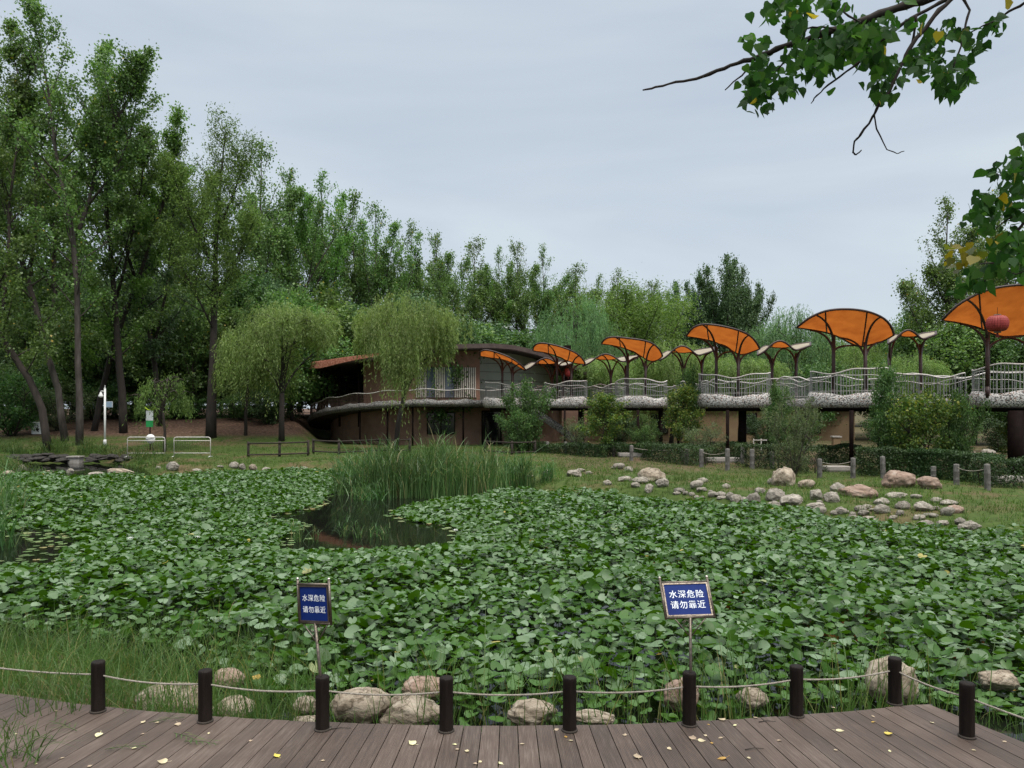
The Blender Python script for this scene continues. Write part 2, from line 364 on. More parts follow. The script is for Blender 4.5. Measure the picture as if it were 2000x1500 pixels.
def boards():
    m, t, N, L = newmat('deck_boards')
    uv = N('ShaderNodeUVMap'); uv.uv_map = 'UVMap'
    g = N('ShaderNodeNewGeometry')
    mp = N('ShaderNodeMapping'); mp.inputs['Scale'].default_value = (26, 1.6, 1); L(uv.outputs[0], mp.inputs[0])
    n1 = N('ShaderNodeTexNoise'); n1.inputs['Scale'].default_value = 2.2; n1.inputs['Detail'].default_value = 8; n1.inputs['Roughness'].default_value = .65
    L(mp.outputs[0], n1.inputs['Vector'])
    n2 = N('ShaderNodeTexNoise'); n2.inputs['Scale'].default_value = 1.1; n2.inputs['Detail'].default_value = 6
    tc = N('ShaderNodeTexCoord'); L(tc.outputs['Object'], n2.inputs['Vector'])
    rp = rampnode(t, [(.3, (.036, .024, .019)), (.52, (.076, .053, .041)), (.72, (.152, .118, .098))])
    ad = N('ShaderNodeMath'); ad.operation = 'MULTIPLY_ADD'; ad.inputs[1].default_value = .55; L(n1.outputs['Fac'], ad.inputs[0])
    m2 = N('ShaderNodeMath'); m2.operation = 'MULTIPLY'; m2.inputs[1].default_value = .45; L(n2.outputs['Fac'], m2.inputs[0]); L(m2.outputs[0], ad.inputs[2])
    L(ad.outputs[0], rp.inputs[0])
    hs = N('ShaderNodeHueSaturation'); L(rp.outputs[0], hs.inputs['Color'])
    mr = N('ShaderNodeMapRange'); mr.inputs[3].default_value = .8; mr.inputs[4].default_value = 1.2; L(g.outputs['Random Per Island'], mr.inputs[0]); L(mr.outputs[0], hs.inputs['Value'])
    b = N('ShaderNodeBsdfPrincipled'); L(hs.outputs[0], b.inputs['Base Color']); b.inputs['Roughness'].default_value = .62; b.inputs['Specular IOR Level'].default_value = .35
    sx = N('ShaderNodeSeparateXYZ'); L(uv.outputs[0], sx.inputs[0])
    sn = N('ShaderNodeMath'); sn.operation = 'MULTIPLY'; sn.inputs[1].default_value = 2 * PI / .0125; L(sx.outputs[0], sn.inputs[0])
    s2 = N('ShaderNodeMath'); s2.operation = 'SINE'; L(sn.outputs[0], s2.inputs[0])
    a2 = N('ShaderNodeMath'); a2.operation = 'MULTIPLY_ADD'; a2.inputs[1].default_value = .35; L(s2.outputs[0], a2.inputs[0]); L(n1.outputs['Fac'], a2.inputs[2])
    bp = N('ShaderNodeBump'); bp.inputs['Strength'].default_value = .55; bp.inputs['Distance'].default_value = .004
    L(a2.outputs[0], bp.inputs['Height']); L(bp.outputs[0], b.inputs['Normal'])
    o = N('ShaderNodeOutputMaterial'); L(b.outputs[0], o.inputs[0])
    return m
MT['boards'] = boards()

def groundmat():
    m, t, N, L = newmat('grassy_soil')
    g = N('ShaderNodeNewGeometry')
    n1 = N('ShaderNodeTexNoise'); n1.inputs['Scale'].default_value = .35; n1.inputs['Detail'].default_value = 7; n1.inputs['Roughness'].default_value = .65
    L(g.outputs['Position'], n1.inputs['Vector'])
    n2 = N('ShaderNodeTexNoise'); n2.inputs['Scale'].default_value = 6; n2.inputs['Detail'].default_value = 6
    L(g.outputs['Position'], n2.inputs['Vector'])
    rp = rampnode(t, [(.32, (.034, .058, .012)), (.5, (.050, .074, .017)), (.60, (.085, .070, .032)), (.70, (.105, .072, .042))])
    L(n1.outputs['Fac'], rp.inputs[0])
    rb = rampnode(t, [(.35, (.055, .032, .022)), (.5, (.085, .050, .034)), (.68, (.13, .085, .06))])
    L(n2.outputs['Fac'], rb.inputs[0])
    at = N('ShaderNodeAttribute'); at.attribute_name = 'litter'
    mx = N('ShaderNodeMix'); mx.data_type = 'RGBA'; L(at.outputs['Fac'], mx.inputs[0]); L(rp.outputs[0], mx.inputs[6]); L(rb.outputs[0], mx.inputs[7])
    hs = N('ShaderNodeHueSaturation'); L(mx.outputs[2], hs.inputs['Color'])
    mr = N('ShaderNodeMapRange'); mr.inputs[1].default_value = .3; mr.inputs[2].default_value = .7; mr.inputs[3].default_value = .75; mr.inputs[4].default_value = 1.25
    L(n2.outputs['Fac'], mr.inputs[0]); L(mr.outputs[0], hs.inputs['Value'])
    b = N('ShaderNodeBsdfPrincipled'); L(hs.outputs[0], b.inputs['Base Color']); b.inputs['Roughness'].default_value = .95; b.inputs['Specular IOR Level'].default_value = .15
    bp = N('ShaderNodeBump'); bp.inputs['Strength'].default_value = .6; bp.inputs['Distance'].default_value = .06
    L(n2.outputs['Fac'], bp.inputs['Height']); L(bp.outputs[0], b.inputs['Normal'])
    o = N('ShaderNodeOutputMaterial'); L(b.outputs[0], o.inputs[0])
    return m
MT['ground'] = groundmat()

def watermat():
    m, t, N, L = newmat('pond_water')
    b = N('ShaderNodeBsdfPrincipled'); b.inputs['Base Color'].default_value = (.006, .007, .005, 1)
    b.inputs['Roughness'].default_value = .04; b.inputs['IOR'].default_value = 1.33; b.inputs['Specular IOR Level'].default_value = .3
    tc = N('ShaderNodeTexCoord'); n1 = N('ShaderNodeTexNoise'); n1.inputs['Scale'].default_value = 2.2; n1.inputs['Detail'].default_value = 3
    L(tc.outputs['Object'], n1.inputs['Vector'])
    bp = N('ShaderNodeBump'); bp.inputs['Strength'].default_value = .02; bp.inputs['Distance'].default_value = .05
    L(n1.outputs['Fac'], bp.inputs['Height']); L(bp.outputs[0], b.inputs['Normal'])
    o = N('ShaderNodeOutputMaterial'); L(b.outputs[0], o.inputs[0])
    return m
MT['water'] = watermat()

# ------------------------------------------------------------------ terrain
WZ = -0.6
def G(px, py, z=WZ):
    Y = F * (EZ - z) / (py - HY)
    return ((px - CX) / F * Y, Y)

far_shore = [(2060, 1066), (2000, 1060), (1850, 1046), (1700, 1030), (1550, 1011), (1400, 996), (1300, 985), (1200, 977), (1080, 970), (950, 950), (800, 940), (690, 928),
             (600, 924), (500, 925), (420, 929), (300, 937), (262, 912), (200, 900), (60, 900), (25, 922), (0, 938), (-120, 940)]
POND = [G(*p) for p in far_shore] + [(-32, 30), (-20, 17), (-12, 13.0), (-7.5, 11.0), (-5.2, 10.3), (-3.8, 9.5), (-2.6, 8.3), (-1.3, 7.4), (.6, 7.25), (1.6, 7.4), (2.6, 7.7), (3.9, 8.2), (5.0, 7.6), (7.5, 8.3), (12, 11), (16, 16)]
POND = np.array(POND)

def sdist(pts, poly):
    """signed distance, negative inside"""
    pts = np.asarray(pts, float)
    d2 = np.full(len(pts), 1e18); ins = np.zeros(len(pts), bool)
    n = len(poly)
    for i in range(n):
        a = poly[i]; b = poly[(i + 1) % n]
        ab = b - a
        tt = np.clip(((pts - a) @ ab) / max(1e-9, ab @ ab), 0, 1)
        q = a + tt[:, None] * ab - pts
        d2 = np.minimum(d2, (q * q).sum(1))
        c = (a[1] > pts[:, 1]) != (b[1] > pts[:, 1])
        with np.errstate(divide='ignore', invalid='ignore'):
            xx = (b[0] - a[0]) * (pts[:, 1] - a[1]) / (b[1] - a[1] if b[1] != a[1] else 1e-12) + a[0]
        ins ^= c & (pts[:, 0] < xx)
    d = np.sqrt(d2)
    return np.where(ins, -d, d)

def sstep(a, b, x):
    t = np.clip((x - a) / (b - a), 0, 1)
    return t * t * (3 - 2 * t)

def zterrain(x, y):
    x = np.asarray(x, float); y = np.asarray(y, float)
    base = np.interp(y, [0, 7, 20, 26, 40, 60], [-.32, -.34, -.34, -.15, -.1, -.1])
    zl = np.interp(y, [0, 38, 42, 46, 50, 53, 60, 66], [-.3, -.3, -.22, -.02, .35, .72, 1.72, 1.95])
    cx = -13.5 - .25 * (np.clip(y, 40, 70) - 50)
    wl = 1 - sstep(cx - 1.5, cx + 1.5, x)
    wl = np.where(y < 36, 0, wl * sstep(36, 42, y))
    zo = base * (1 - wl) + zl * wl
    zo = zo + .05 * np.sin(x * .9 + y * .5) * np.sin(y * .7 - x * .3) * sstep(8, 20, y)
    d = sdist(np.stack([x, y], 1), POND)
    k = sstep(-.9, 1.5, d)
    return -1.0 + k * (zo + 1.0)

def zt(x, y):
    return float(zterrain([x], [y])[0])

def hit(px, py):
    """where the sight line through a pixel of the photograph meets the terrain"""
    Y = np.arange(6.0, 110.0, .1)
    x = (px - CX) / F * Y
    zr = EZ - (py - HY) / F * Y
    g = np.maximum(zterrain(x, Y), WZ)
    i = int(np.argmax(g >= zr)) if (g >= zr).any() else len(Y) - 1
    return Vector((x[i], Y[i], g[i]))

def axis(fine0, fine1, st, far):
    a = list(np.arange(fine0, fine1 + .01, st))
    s = st
    while a[-1] < far: s *= 1.35; a.append(a[-1] + s)
    s = st
    while a[0] > -far: s *= 1.35; a.insert(0, a[0] - s)
    return np.array(a)
gx = axis(-34, 30, .5, 1500); gy = axis(-6, 72, .5, 1800)
XX, YY = np.meshgrid(gx, gy)
ZZ = zterrain(XX.ravel(), YY.ravel())
nx, ny = len(gx), len(gy)
V = np.stack([XX.ravel(), YY.ravel(), ZZ], 1)
ii = (np.arange(ny - 1)[:, None] * nx + np.arange(nx - 1)[None, :]).ravel()
Q = np.stack([ii, ii + 1, ii + 1 + nx, ii + nx], 1)
me = np_mesh('ground', V, Q, MT['ground'], True)
lit = sstep(.55, .85, ZZ) * (XX.ravel() < 0)
und = sstep(31, 36, YY.ravel()) * (XX.ravel() > 2) * .55
nd = sstep(9.5, 7.0, YY.ravel())
dirt = np.zeros(len(ZZ))
at = me.attributes.new('litter', 'FLOAT', 'POINT')
at.data.foreach_set('value', np.clip(np.maximum(np.maximum(lit, und), nd * .6), 0, 1).astype(np.float32))
tag(link('ground', me), kind='structure')

wm = MB()
wm.add([(p[0], p[1], WZ) for p in POND], [tuple(range(len(POND)))])
# a little wider than the shore line so that it always runs under the bank
cpx, cpy = POND[:, 0].mean(), POND[:, 1].mean()
wm = MB()
wm.add([(-45, 7, WZ), (30, 7, WZ), (30, 45, WZ), (-45, 45, WZ)], [(0, 1, 2, 3)])
tag(wm.build('pond_water', MT['water']), kind='structure')

# ------------------------------------------------------------------ deck
DC = Vector((-.1, 21.3, 0)); DR = 15.0
E0 = Vector((3.59, 6.95, 0)); ED = Vector((.40, -.97, 0)).normalized()
def deck():
    rng = random.Random(4)
    vs, fs, uvs = [], [], []
    step = .1465 / DR
    n0, n1 = -46, 40
    for k in range(n0, n1):
        a0 = k * step + .0035 / DR; a1 = (k + 1) * step - .0035 / DR
        u0 = rng.random() * 10; v0 = rng.random() * 10
        jr = rng.uniform(-.006, .006); dz = rng.uniform(-.0015, .0015)
        corners = []
        for a in (a0, a1):
            d = Vector((math.sin(a), -math.cos(a), 0))
            r = DR + jr
            p = DC + d * r
            nrm = Vector((ED.y, -ED.x, 0))     # points left of the right-hand edge? checked below
            if (p - E0).dot(nrm) * ((DC + Vector((0, -DR, 0)) - E0).dot(nrm)) < 0:
                den = d.dot(nrm)
                r = (E0 - DC).dot(nrm) / den
            corners.append((d, r))
        if corners[0][1] > 21 or corners[1][1] > 21 or corners[0][1] < 0: continue
        r1 = DR + 7.6
        pts = [DC + corners[0][0] * corners[0][1], DC + corners[1][0] * corners[1][1], DC + corners[1][0] * r1, DC + corners[0][0] * r1]
        b = len(vs)
        for z in (dz, dz - .03):
            for p in pts: vs.append((p.x, p.y, z))
        f = [(0, 3, 2, 1), (4, 5, 6, 7), (0, 1, 5, 4), (1, 2, 6, 5), (2, 3, 7, 6), (3, 0, 4, 7)]
        wq = .1395
        cu = [(0, corners[0][1]), (wq, corners[1][1]), (wq, r1), (0, r1)] * 2
        for q in f:
            fs.append(tuple(i + b for i in q))
            for i in q: uvs.append((u0 + cu[i][0], v0 + cu[i][1]))
    me = bpy.data.meshes.new('boardwalk_floor')
    me.from_pydata(vs, [], fs)
    ul = me.uv_layers.new(name='UVMap')
    ul.data.foreach_set('uv', np.array(uvs, dtype=np.float32).ravel())
    me.materials.append(MT['boards'])
    me.update()
    return tag(link('boardwalk_floor', me), kind='structure')
deck()
# dark bearers under the boards
bm_ = MB()
for rr in (DR + .10, DR + 1.6, DR + 3.2, DR + 5.5):
    pts = []
    for k in range(-44, 15 if rr < DR + 1 else 22, 2):
        a = k * .1465 / DR
        pts.append(DC + Vector((math.sin(a), -math.cos(a), 0)) * rr + Vector((0, 0, -.085)))
    for a, b in zip(pts[:-1], pts[1:]):
        d = b - a
        bm_.box((a + b) / 2, (d.length + .01, .06, .10), Matrix.Rotation(math.atan2(d.y, d.x), 3, 'Z'))
tag(bm_.build('boardwalk_floor_frame', MT['pillar']), kind='structure')

# ------------------------------------------------------------------ posts and rope of the deck
POSTS = [(188, 1395, 1291), (398, 1415, 1308), (628, 1431, 1320), (871, 1434, 1322), (1113, 1433, 1321), (1348, 1422, 1312), (1558, 1404, 1300), (1751, 1380, 1284), (1893, 1445, 1333)]
PL = ['leftmost dark wooden deck post, beside the tall grass', 'dark wooden deck post second from the left end of the rope', 'dark wooden deck post in front of the tilted blue sign',
      'dark wooden deck post to the right of the tilted sign, before two pale rocks', 'dark wooden deck post near the middle of the deck, between the two signs', 'dark wooden deck post in front of the upright blue sign',
      'dark wooden deck post between the upright sign and the deck corner', 'dark wooden deck post standing before the tall pale rock at the deck corner', 'dark wooden deck post on the slanting right edge, last in the row']
def deck_post_mesh(i):
    m = MB(); r = .056
    m.lathe([(r * 1.05, 0), (r, .015), (r * .99, .2), (r, .40), (r * 1.0, .432), (r * .9, .443), (0.001, .445)], n=20)
    return m.mesh('post', MT['postwood'])
pm = deck_post_mesh(0)
postpos = []
for i, (px, pb, ptop) in enumerate(POSTS):
    x, y = G(px, pb - 3, 0)
    y += .03
    h = EZ - (ptop - HY) / F * (y) 
    root = empty('deck_post', (x, y, 0), PL[i], 'post', 'dark posts along the deck edge')
    o = link('shaft', pm, root); o.scale = (1, 1, h / .445)
    cm_ = MB().lathe([(.066, 0), (.066, .012), (.060, .016), (.001, .0165)], n=16)
    cm_.build('foot_collar', MT['bark_brown'], root)
    postpos.append((Vector((x, y, 0)), h))
rp = []
ends = [Vector((-7.2, 8.0, .36))] + [p + Vector((0, 0, h * .73)) for p, h in postpos] + [Vector((4.75, 4.6, .30))]
for a, b in zip(ends[:-1], ends[1:]):
    for k in range(14):
        t = k / 14
        p = a.lerp(b, t); p.z -= .035 * 4 * t * (1 - t) * (b - a).length / 1.1
        rp.append(p)
rp.append(ends[-1])
tag(MB().tube(rp, .0075, 8).build('rope', MT['rope']), 'pale twisted rope strung sagging through the dark deck posts', 'rope')
# end post out of the frame that the rope is tied to
for p in (Vector((-7.2, 8.0, 0)), Vector((4.75, 4.6, 0))):
    pass

# ------------------------------------------------------------------ signs
def text_mesh(body, size, off):
    c = bpy.data.curves.new('t', 'FONT'); c.body = body; c.size = size; c.align_x = 'CENTER'; c.align_y = 'CENTER'
    c.extrude = .0008; c.offset = off; c.space_line = 1.0; c.space_character = 1.12
    o = bpy.data.objects.new('t', c); COL.objects.link(o)
    dg = bpy.context.evaluated_depsgraph_get()
    me = bpy.data.meshes.new_from_object(o.evaluated_get(dg))
    bpy.data.objects.remove(o)
    return me

def sign(loc, yaw, tilt, lean, hp, label, W=.405, H=.30):
    root = empty('warning_sign', loc, label, 'sign', 'blue deep-water warning signs')
    root.rotation_euler = (0, lean, 0)
    pole = MB().tube([(0, 0, 0), (0, 0, hp)], .0125, 12)
    pole.lathe([(.05, 0), (.05, .008), (.0126, .012)], n=16)
    pole.build('pole', MT['dullsteel'], root)
    Mz = Matrix.Rotation(yaw, 3, 'Z') @ Matrix.Rotation(-tilt, 3, 'X')
    def T(x, y, z): return Mz @ Vector((x, y, z)) + Vector((0, 0, hp))
    fr = MB()
    r = .011
    for s in (-1, 1):
        fr.tube([T(s * W / 2, 0, -.012), T(s * W / 2, 0, H + .035)], r, 12)
    fr.tube([T(-W / 2, 0, 0), T(W / 2, 0, 0)], .0105, 12)
    fr.tube([T(-W / 2, 0, H), T(W / 2, 0, H)], .0105, 12)
    for s in (-1, 1):
        fr.box(T(s * (W / 2 - .016), -.004, H / 2), (.012, .014, H - .02), Mz)
    for z in (.014, H - .014):
        fr.box(T(0, -.004, z), (W - .025, .0142, .012), Mz)
    fr.build('frame', MT['dullsteel'], root)
    for s in (-1, 1):
        b = MB()
        pr = [(.0125 * math.sin(PI * i / 8) + .0008, -.0125 * math.cos(PI * i / 8)) for i in range(9)]
        c = T(s * W / 2, 0, H + .043)
        b.lathe(pr, c, 14); b.build('finial', MT['steel'], root)
    pl = MB().box(T(0, 0, H / 2), (W - .02, .008, H - .012), Mz)
    pb = pl.build('panel', MT['blue'], root)
    for body, z in (('水深危险', H * .635), ('请勿靠近', H * .335)):
        me = text_mesh(body, W * .175, .0002)
        me.materials.clear(); me.materials.append(MT['lettering'])
        MM = Matrix.Translation(T(0, -.0052, z)) @ (Mz.to_4x4() @ Matrix.Rotation(R(90), 4, 'X'))
        me.transform(MM)
        link('lettering', me, pb)
    br = MB()
    for s in (-1, 1):
        br.tube([(0, 0, hp - .165), Mz @ Vector((s * .06, 0, 0)) + Vector((0, 0, hp - .09)), T(s * .13, 0, -.008)], .0055, 8)
        cc = Vector((0, 0, hp - .05)) + Matrix.Rotation(yaw, 3, 'Z') @ Vector((s * .035, 0, 0))
        ring = []
        for i in range(20):
            a = i / 19 * 2 * PI * 1.25
            rr = .030 * (1 - .45 * i / 19)
            ring.append(cc + Matrix.Rotation(yaw, 3, 'Z') @ Vector((rr * math.cos(a) * s, 0, rr * math.sin(a))))
        br.tube(ring, .0032, 6)
    br.build('brace', MT['dullsteel'], root)

xl, yl = G(636, 1424, 0)
sign((xl, yl, 0), R(-26), R(4), R(-5.6), .865, 'tilted blue warning sign turned sideways on its leaning steel pole, left of the other', W=.325, H=.31)
xr, yr = G(1349, 1416, 0)
sign((xr + .005, yr, 0), R(4), R(33), R(-.6), .885, 'upright blue warning sign facing squarely forward on its straight pole, right of the other')

# ------------------------------------------------------------------ leaf clouds and trees
def unit(v):
    return v / np.maximum(1e-9, np.linalg.norm(v, axis=1))[:, None]

def cards(pos, Ln, Wd, rs, dirs=None, spread=1.0, bend=.18):
    """rhombic leaves: one quad each, gently folded"""
    n = len(pos)
    a = rs.normal(size=(n, 3))
    if dirs is not None: a = dirs + a * spread
    a = unit(a)
    nn = rs.normal(size=(n, 3)); nn[:, 2] += .35
    b = unit(np.cross(nn, a))
    c = np.cross(a, b)
    s = rs.uniform(.65, 1.25, size=(n, 1))
    Lv = Ln * s; Wv = Wd * s
    p0 = pos
    p1 = pos + a * Lv * .42 + b * Wv * .5 + c * Wv * bend
    p2 = pos + a * Lv
    p3 = pos + a * Lv * .42 - b * Wv * .5 + c * Wv * bend
    V = np.stack([p0, p1, p2, p3], 1).reshape(-1, 3)
    Q = np.arange(4 * n).reshape(-1, 4)
    return V, Q

def arc_eval(pts, t):
    k = t * (len(pts) - 1); i = min(int(k), len(pts) - 2); f = k - i
    return pts[i][0].lerp(pts[i + 1][0], f), pts[i][1] * (1 - f) + pts[i + 1][1] * f

def grow(seed, leaders, limb_n, t0, limb_len, ang0, ang1, prof, twig_n, leaf_n, sd, LL, LW, up=.25, twig_len=.32, zsq=.85, taper=.33, tw_r=.012, lead_f=.75, lead_n=.8):
    """leaders: list of polylines [(Vector, radius)...]; the first is the trunk. returns wood MB, leaf verts, faces"""
    rg = random.Random(seed); rs = np.random.RandomState(seed)
    wood = MB(); anchors = []; weights = []
    for li, ld in enumerate(leaders):
        wood.tube([p for p, r in ld], [r for p, r in ld], 8 if li == 0 else 6)
        ln = max(3, int(limb_n * (1.0 if li == 0 else lead_n)))
        tt0 = t0 if li == 0 else .1
        az0 = rg.random() * 6.28
        for i in range(ln):
            q = (i + rg.random()) / ln
            t = tt0 + (.985 - tt0) * q
            s, tr = arc_eval(ld, t)
            az = az0 + i * 2.4 + rg.uniform(-.4, .4)
            an = ang0 + (ang1 - ang0) * q + rg.uniform(-.14, .14)
            Lm = limb_len * prof(q) * rg.uniform(.65, 1.25)
            if li: Lm *= lead_f
            d = Vector((math.sin(an) * math.cos(az), math.sin(an) * math.sin(az), math.cos(an)))
            pts = [s]; st = 6
            for k in range(st):
                d = (d + Vector((rg.uniform(-.12, .12), rg.uniform(-.12, .12), up * .2 + rg.uniform(-.07, .07)))).normalized()
                pts.append(pts[-1] + d * Lm / st)
            r0 = max(.02, min(tr * .6, Lm * taper * .045))
            wood.tube(pts, [r0 * (1 - .85 * k / st) for k in range(st + 1)], 5, cap=False)
            for k in range(2, st + 1):
                anchors.append(pts[k]); weights.append(.6 if k < 4 else 1.0)
            for j in range(twig_n):
                u = .25 + .75 * (j + rg.random()) / twig_n
                kk = min(int(u * st), st - 1)
                b = pts[kk].lerp(pts[kk + 1], u * st - kk)
                dd = (pts[kk + 1] - pts[kk]).normalized()
                rv = Vector((rg.gauss(0, 1), rg.gauss(0, 1), rg.gauss(0, .7) + .25)).normalized()
                dt = (dd * .75 + rv * .8).normalized()
                tl = Lm * twig_len * (1.15 - .6 * u) * rg.uniform(.6, 1.3)
                tp = [b]
                for k in range(3):
                    dt = (dt + Vector((rg.uniform(-.2, .2), rg.uniform(-.2, .2), .1))).normalized()
                    tp.append(tp[-1] + dt * tl / 3)
                wood.tube(tp, [tw_r, tw_r * .7, tw_r * .5, tw_r * .3], 3, cap=False)
                for k in (1, 2, 3):
                    anchors.append(tp[k]); weights.append(1.3)
        for k in range(3):
            anchors.append(arc_eval(ld, 1 - .03 * k)[0]); weights.append(1)
    A = np.array([tuple(a) for a in anchors]); wt = np.array(weights)
    wt = wt * rs.uniform(.3, 1.7, len(wt)); wt /= wt.sum()
    idx = rs.choice(len(A), leaf_n, p=wt)
    off = rs.normal(size=(leaf_n, 3)) * sd * rs.uniform(.45, 1.2, (leaf_n, 1)); off[:, 2] *= zsq
    V, Q = cards(A[idx] + off, LL, LW, rs)
    return wood, V, Q

def trunkline(H, r, seed, wob=.02, lean=(0, 0), n=12):
    rg = random.Random(seed); p = Vector((0, 0, -.3)); out = [(p.copy(), r * 1.25)]
    ox = oy = 0
    for k in range(1, n + 1):
        ox += rg.uniform(-1, 1) * wob * H / 3; oy += rg.uniform(-1, 1) * wob * H / 3
        t = k / n
        out.append((Vector((lean[0] * t * H + ox, lean[1] * t * H + oy, H * t * .97)), r * (1 - .93 * t) + .01))
    return out

PROTO = {}
def proto(name, wood, V, Q, bark, leaf):
    wm_ = wood.mesh(name + '_trunk', MT[bark]); lm_ = np_mesh(name + '_crown', V, Q, MT[leaf])
    lo = V.min(0); hi = V.max(0)
    ql, qh = np.percentile(V[:, 0], [3, 97] if not name.startswith(('bush', 'sapling')) else [.7, 99.3])
    PROTO[name] = (wm_, lm_, max(hi[2], .1), qh - ql)

def pp(q): return math.sin(PI * min(1, .18 + q * .80)) ** .8      # ovoid poplar outline
def pround(q): return .55 + .6 * math.sin(PI * q)
def pcone(q): return 1.05 - .8 * q

def plumes(H, seed, n, lo, hi, spread, r):
    """trunk with steep leaders that end at different heights: the feathered outline of a poplar"""
    rg = random.Random(seed); tr = trunkline(H, r, seed, .018); out = [tr]
    az0 = rg.random() * 6.28
    for k in range(n):
        t = lo + (hi - lo) * (k + rg.random() * .6) / n
        s, r_ = arc_eval(tr, t)
        az = az0 + k * 2.4 + rg.uniform(-.4, .4)
        top = H * rg.uniform(.66, .97) if k % 3 else H * rg.uniform(.85, .99)
        Ld = max(3.0, top - s.z)
        an = rg.uniform(.6, 1.15) * spread
        d = Vector((math.cos(az) * math.sin(an), math.sin(az) * math.sin(an), math.cos(an)))
        pts = [(s, r_ * .6)]
        for j in range(1, 8):
            d = (d + Vector((rg.uniform(-.08, .08), rg.uniform(-.08, .08), .075))).normalized()
            pts.append((pts[-1][0] + d * Ld / 7, r_ * .6 * (1 - j / 7.4)))
        out.append(pts)
    return out
for i, (nm, leaf, bark) in enumerate([('popA', 'leaf_poplar', 'bark_grey'), ('popB', 'leaf_poplar', 'bark_grey'), ('popC', 'leaf_light', 'bark_grey'), ('popD', 'leaf_poplar', 'bark_brown')]):
    w_, V, Q = grow(20 + i, plumes(22, 50 + i, 9, .2, .68, R(46), .26), 24, .16, 4.4, R(68), R(24), lambda q: .35 + .75 * math.sin(PI * min(1, q * .9 + .12)), 5, 23000, .30, .20, .16, up=.4, lead_f=.42, lead_n=.75)
    proto(nm, w_, V, Q, bark, leaf)
for i, nm in enumerate(['denseA', 'denseB']):
    w_, V, Q = grow(80 + i, plumes(18, 70 + i, 14, .1, .62, R(38), .25), 26, .1, 3.2, R(65), R(22), pp, 6, 26000, .36, .24, .19, up=.5, lead_f=.5, lead_n=.7)
    proto(nm, w_, V, Q, 'bark_dark', 'leaf_dark')
for i, (nm, leaf) in enumerate([('elmA', 'leaf_dark'), ('elmB', 'leaf_poplar'), ('elmC', 'leaf_bush')]):
    tr = trunkline(9, .17, 90 + i, .04)
    w_, V, Q = grow(100 + i, [tr], 26, .22, 4.2, R(75), R(25), pround, 8, 17000, .5, .24, .18, up=.15)
    proto(nm, w_, V, Q, 'bark_dark', leaf)
for i, (nm, leaf) in enumerate([('bushA', 'leaf_bush'), ('bushY', 'leaf_yellow'), ('bushP', 'leaf_pale'), ('bushD', 'leaf_hedge')]):
    rg = random.Random(200 + i); leaders = []
    for k in range(5):
        az = k * 1.26 + rg.random(); d = Vector((math.cos(az) * .5, math.sin(az) * .5, 1)).normalized()
        pts = [(Vector((0, 0, -.1)), .035)]
        for j in range(1, 6):
            d = (d + Vector((rg.uniform(-.15, .15), rg.uniform(-.15, .15), .02))).normalized()
            pts.append((pts[-1][0] + d * 2.5 / 5, .035 * (1 - j / 6)))
        leaders.append(pts)
    w_, V, Q = grow(210 + i, leaders, 9, .15, 1.15, R(70), R(40), pround, 5, 7500 if nm != 'bushP' else 5200, [.17, .17, .14, .17][i], .10 if nm != 'bushP' else .13, .065 if nm != 'bushP' else .03, up=.05, tw_r=.006)
    proto(nm, w_, V, Q, 'bark_brown', leaf)
# small slender tree with a clear stem
for i, (nm, leaf) in enumerate([('saplingY', 'leaf_yellow'), ('saplingG', 'leaf_bush')]):
    tr = trunkline(3.6, .05, 230 + i, .04)
    w_, V, Q = grow(240 + i, [tr], 20, .28, 1.3, R(75), R(25), pround, 6, 6500, .17, .11, .075, up=.1, tw_r=.006)
    proto(nm, w_, V, Q, 'bark_brown', leaf)

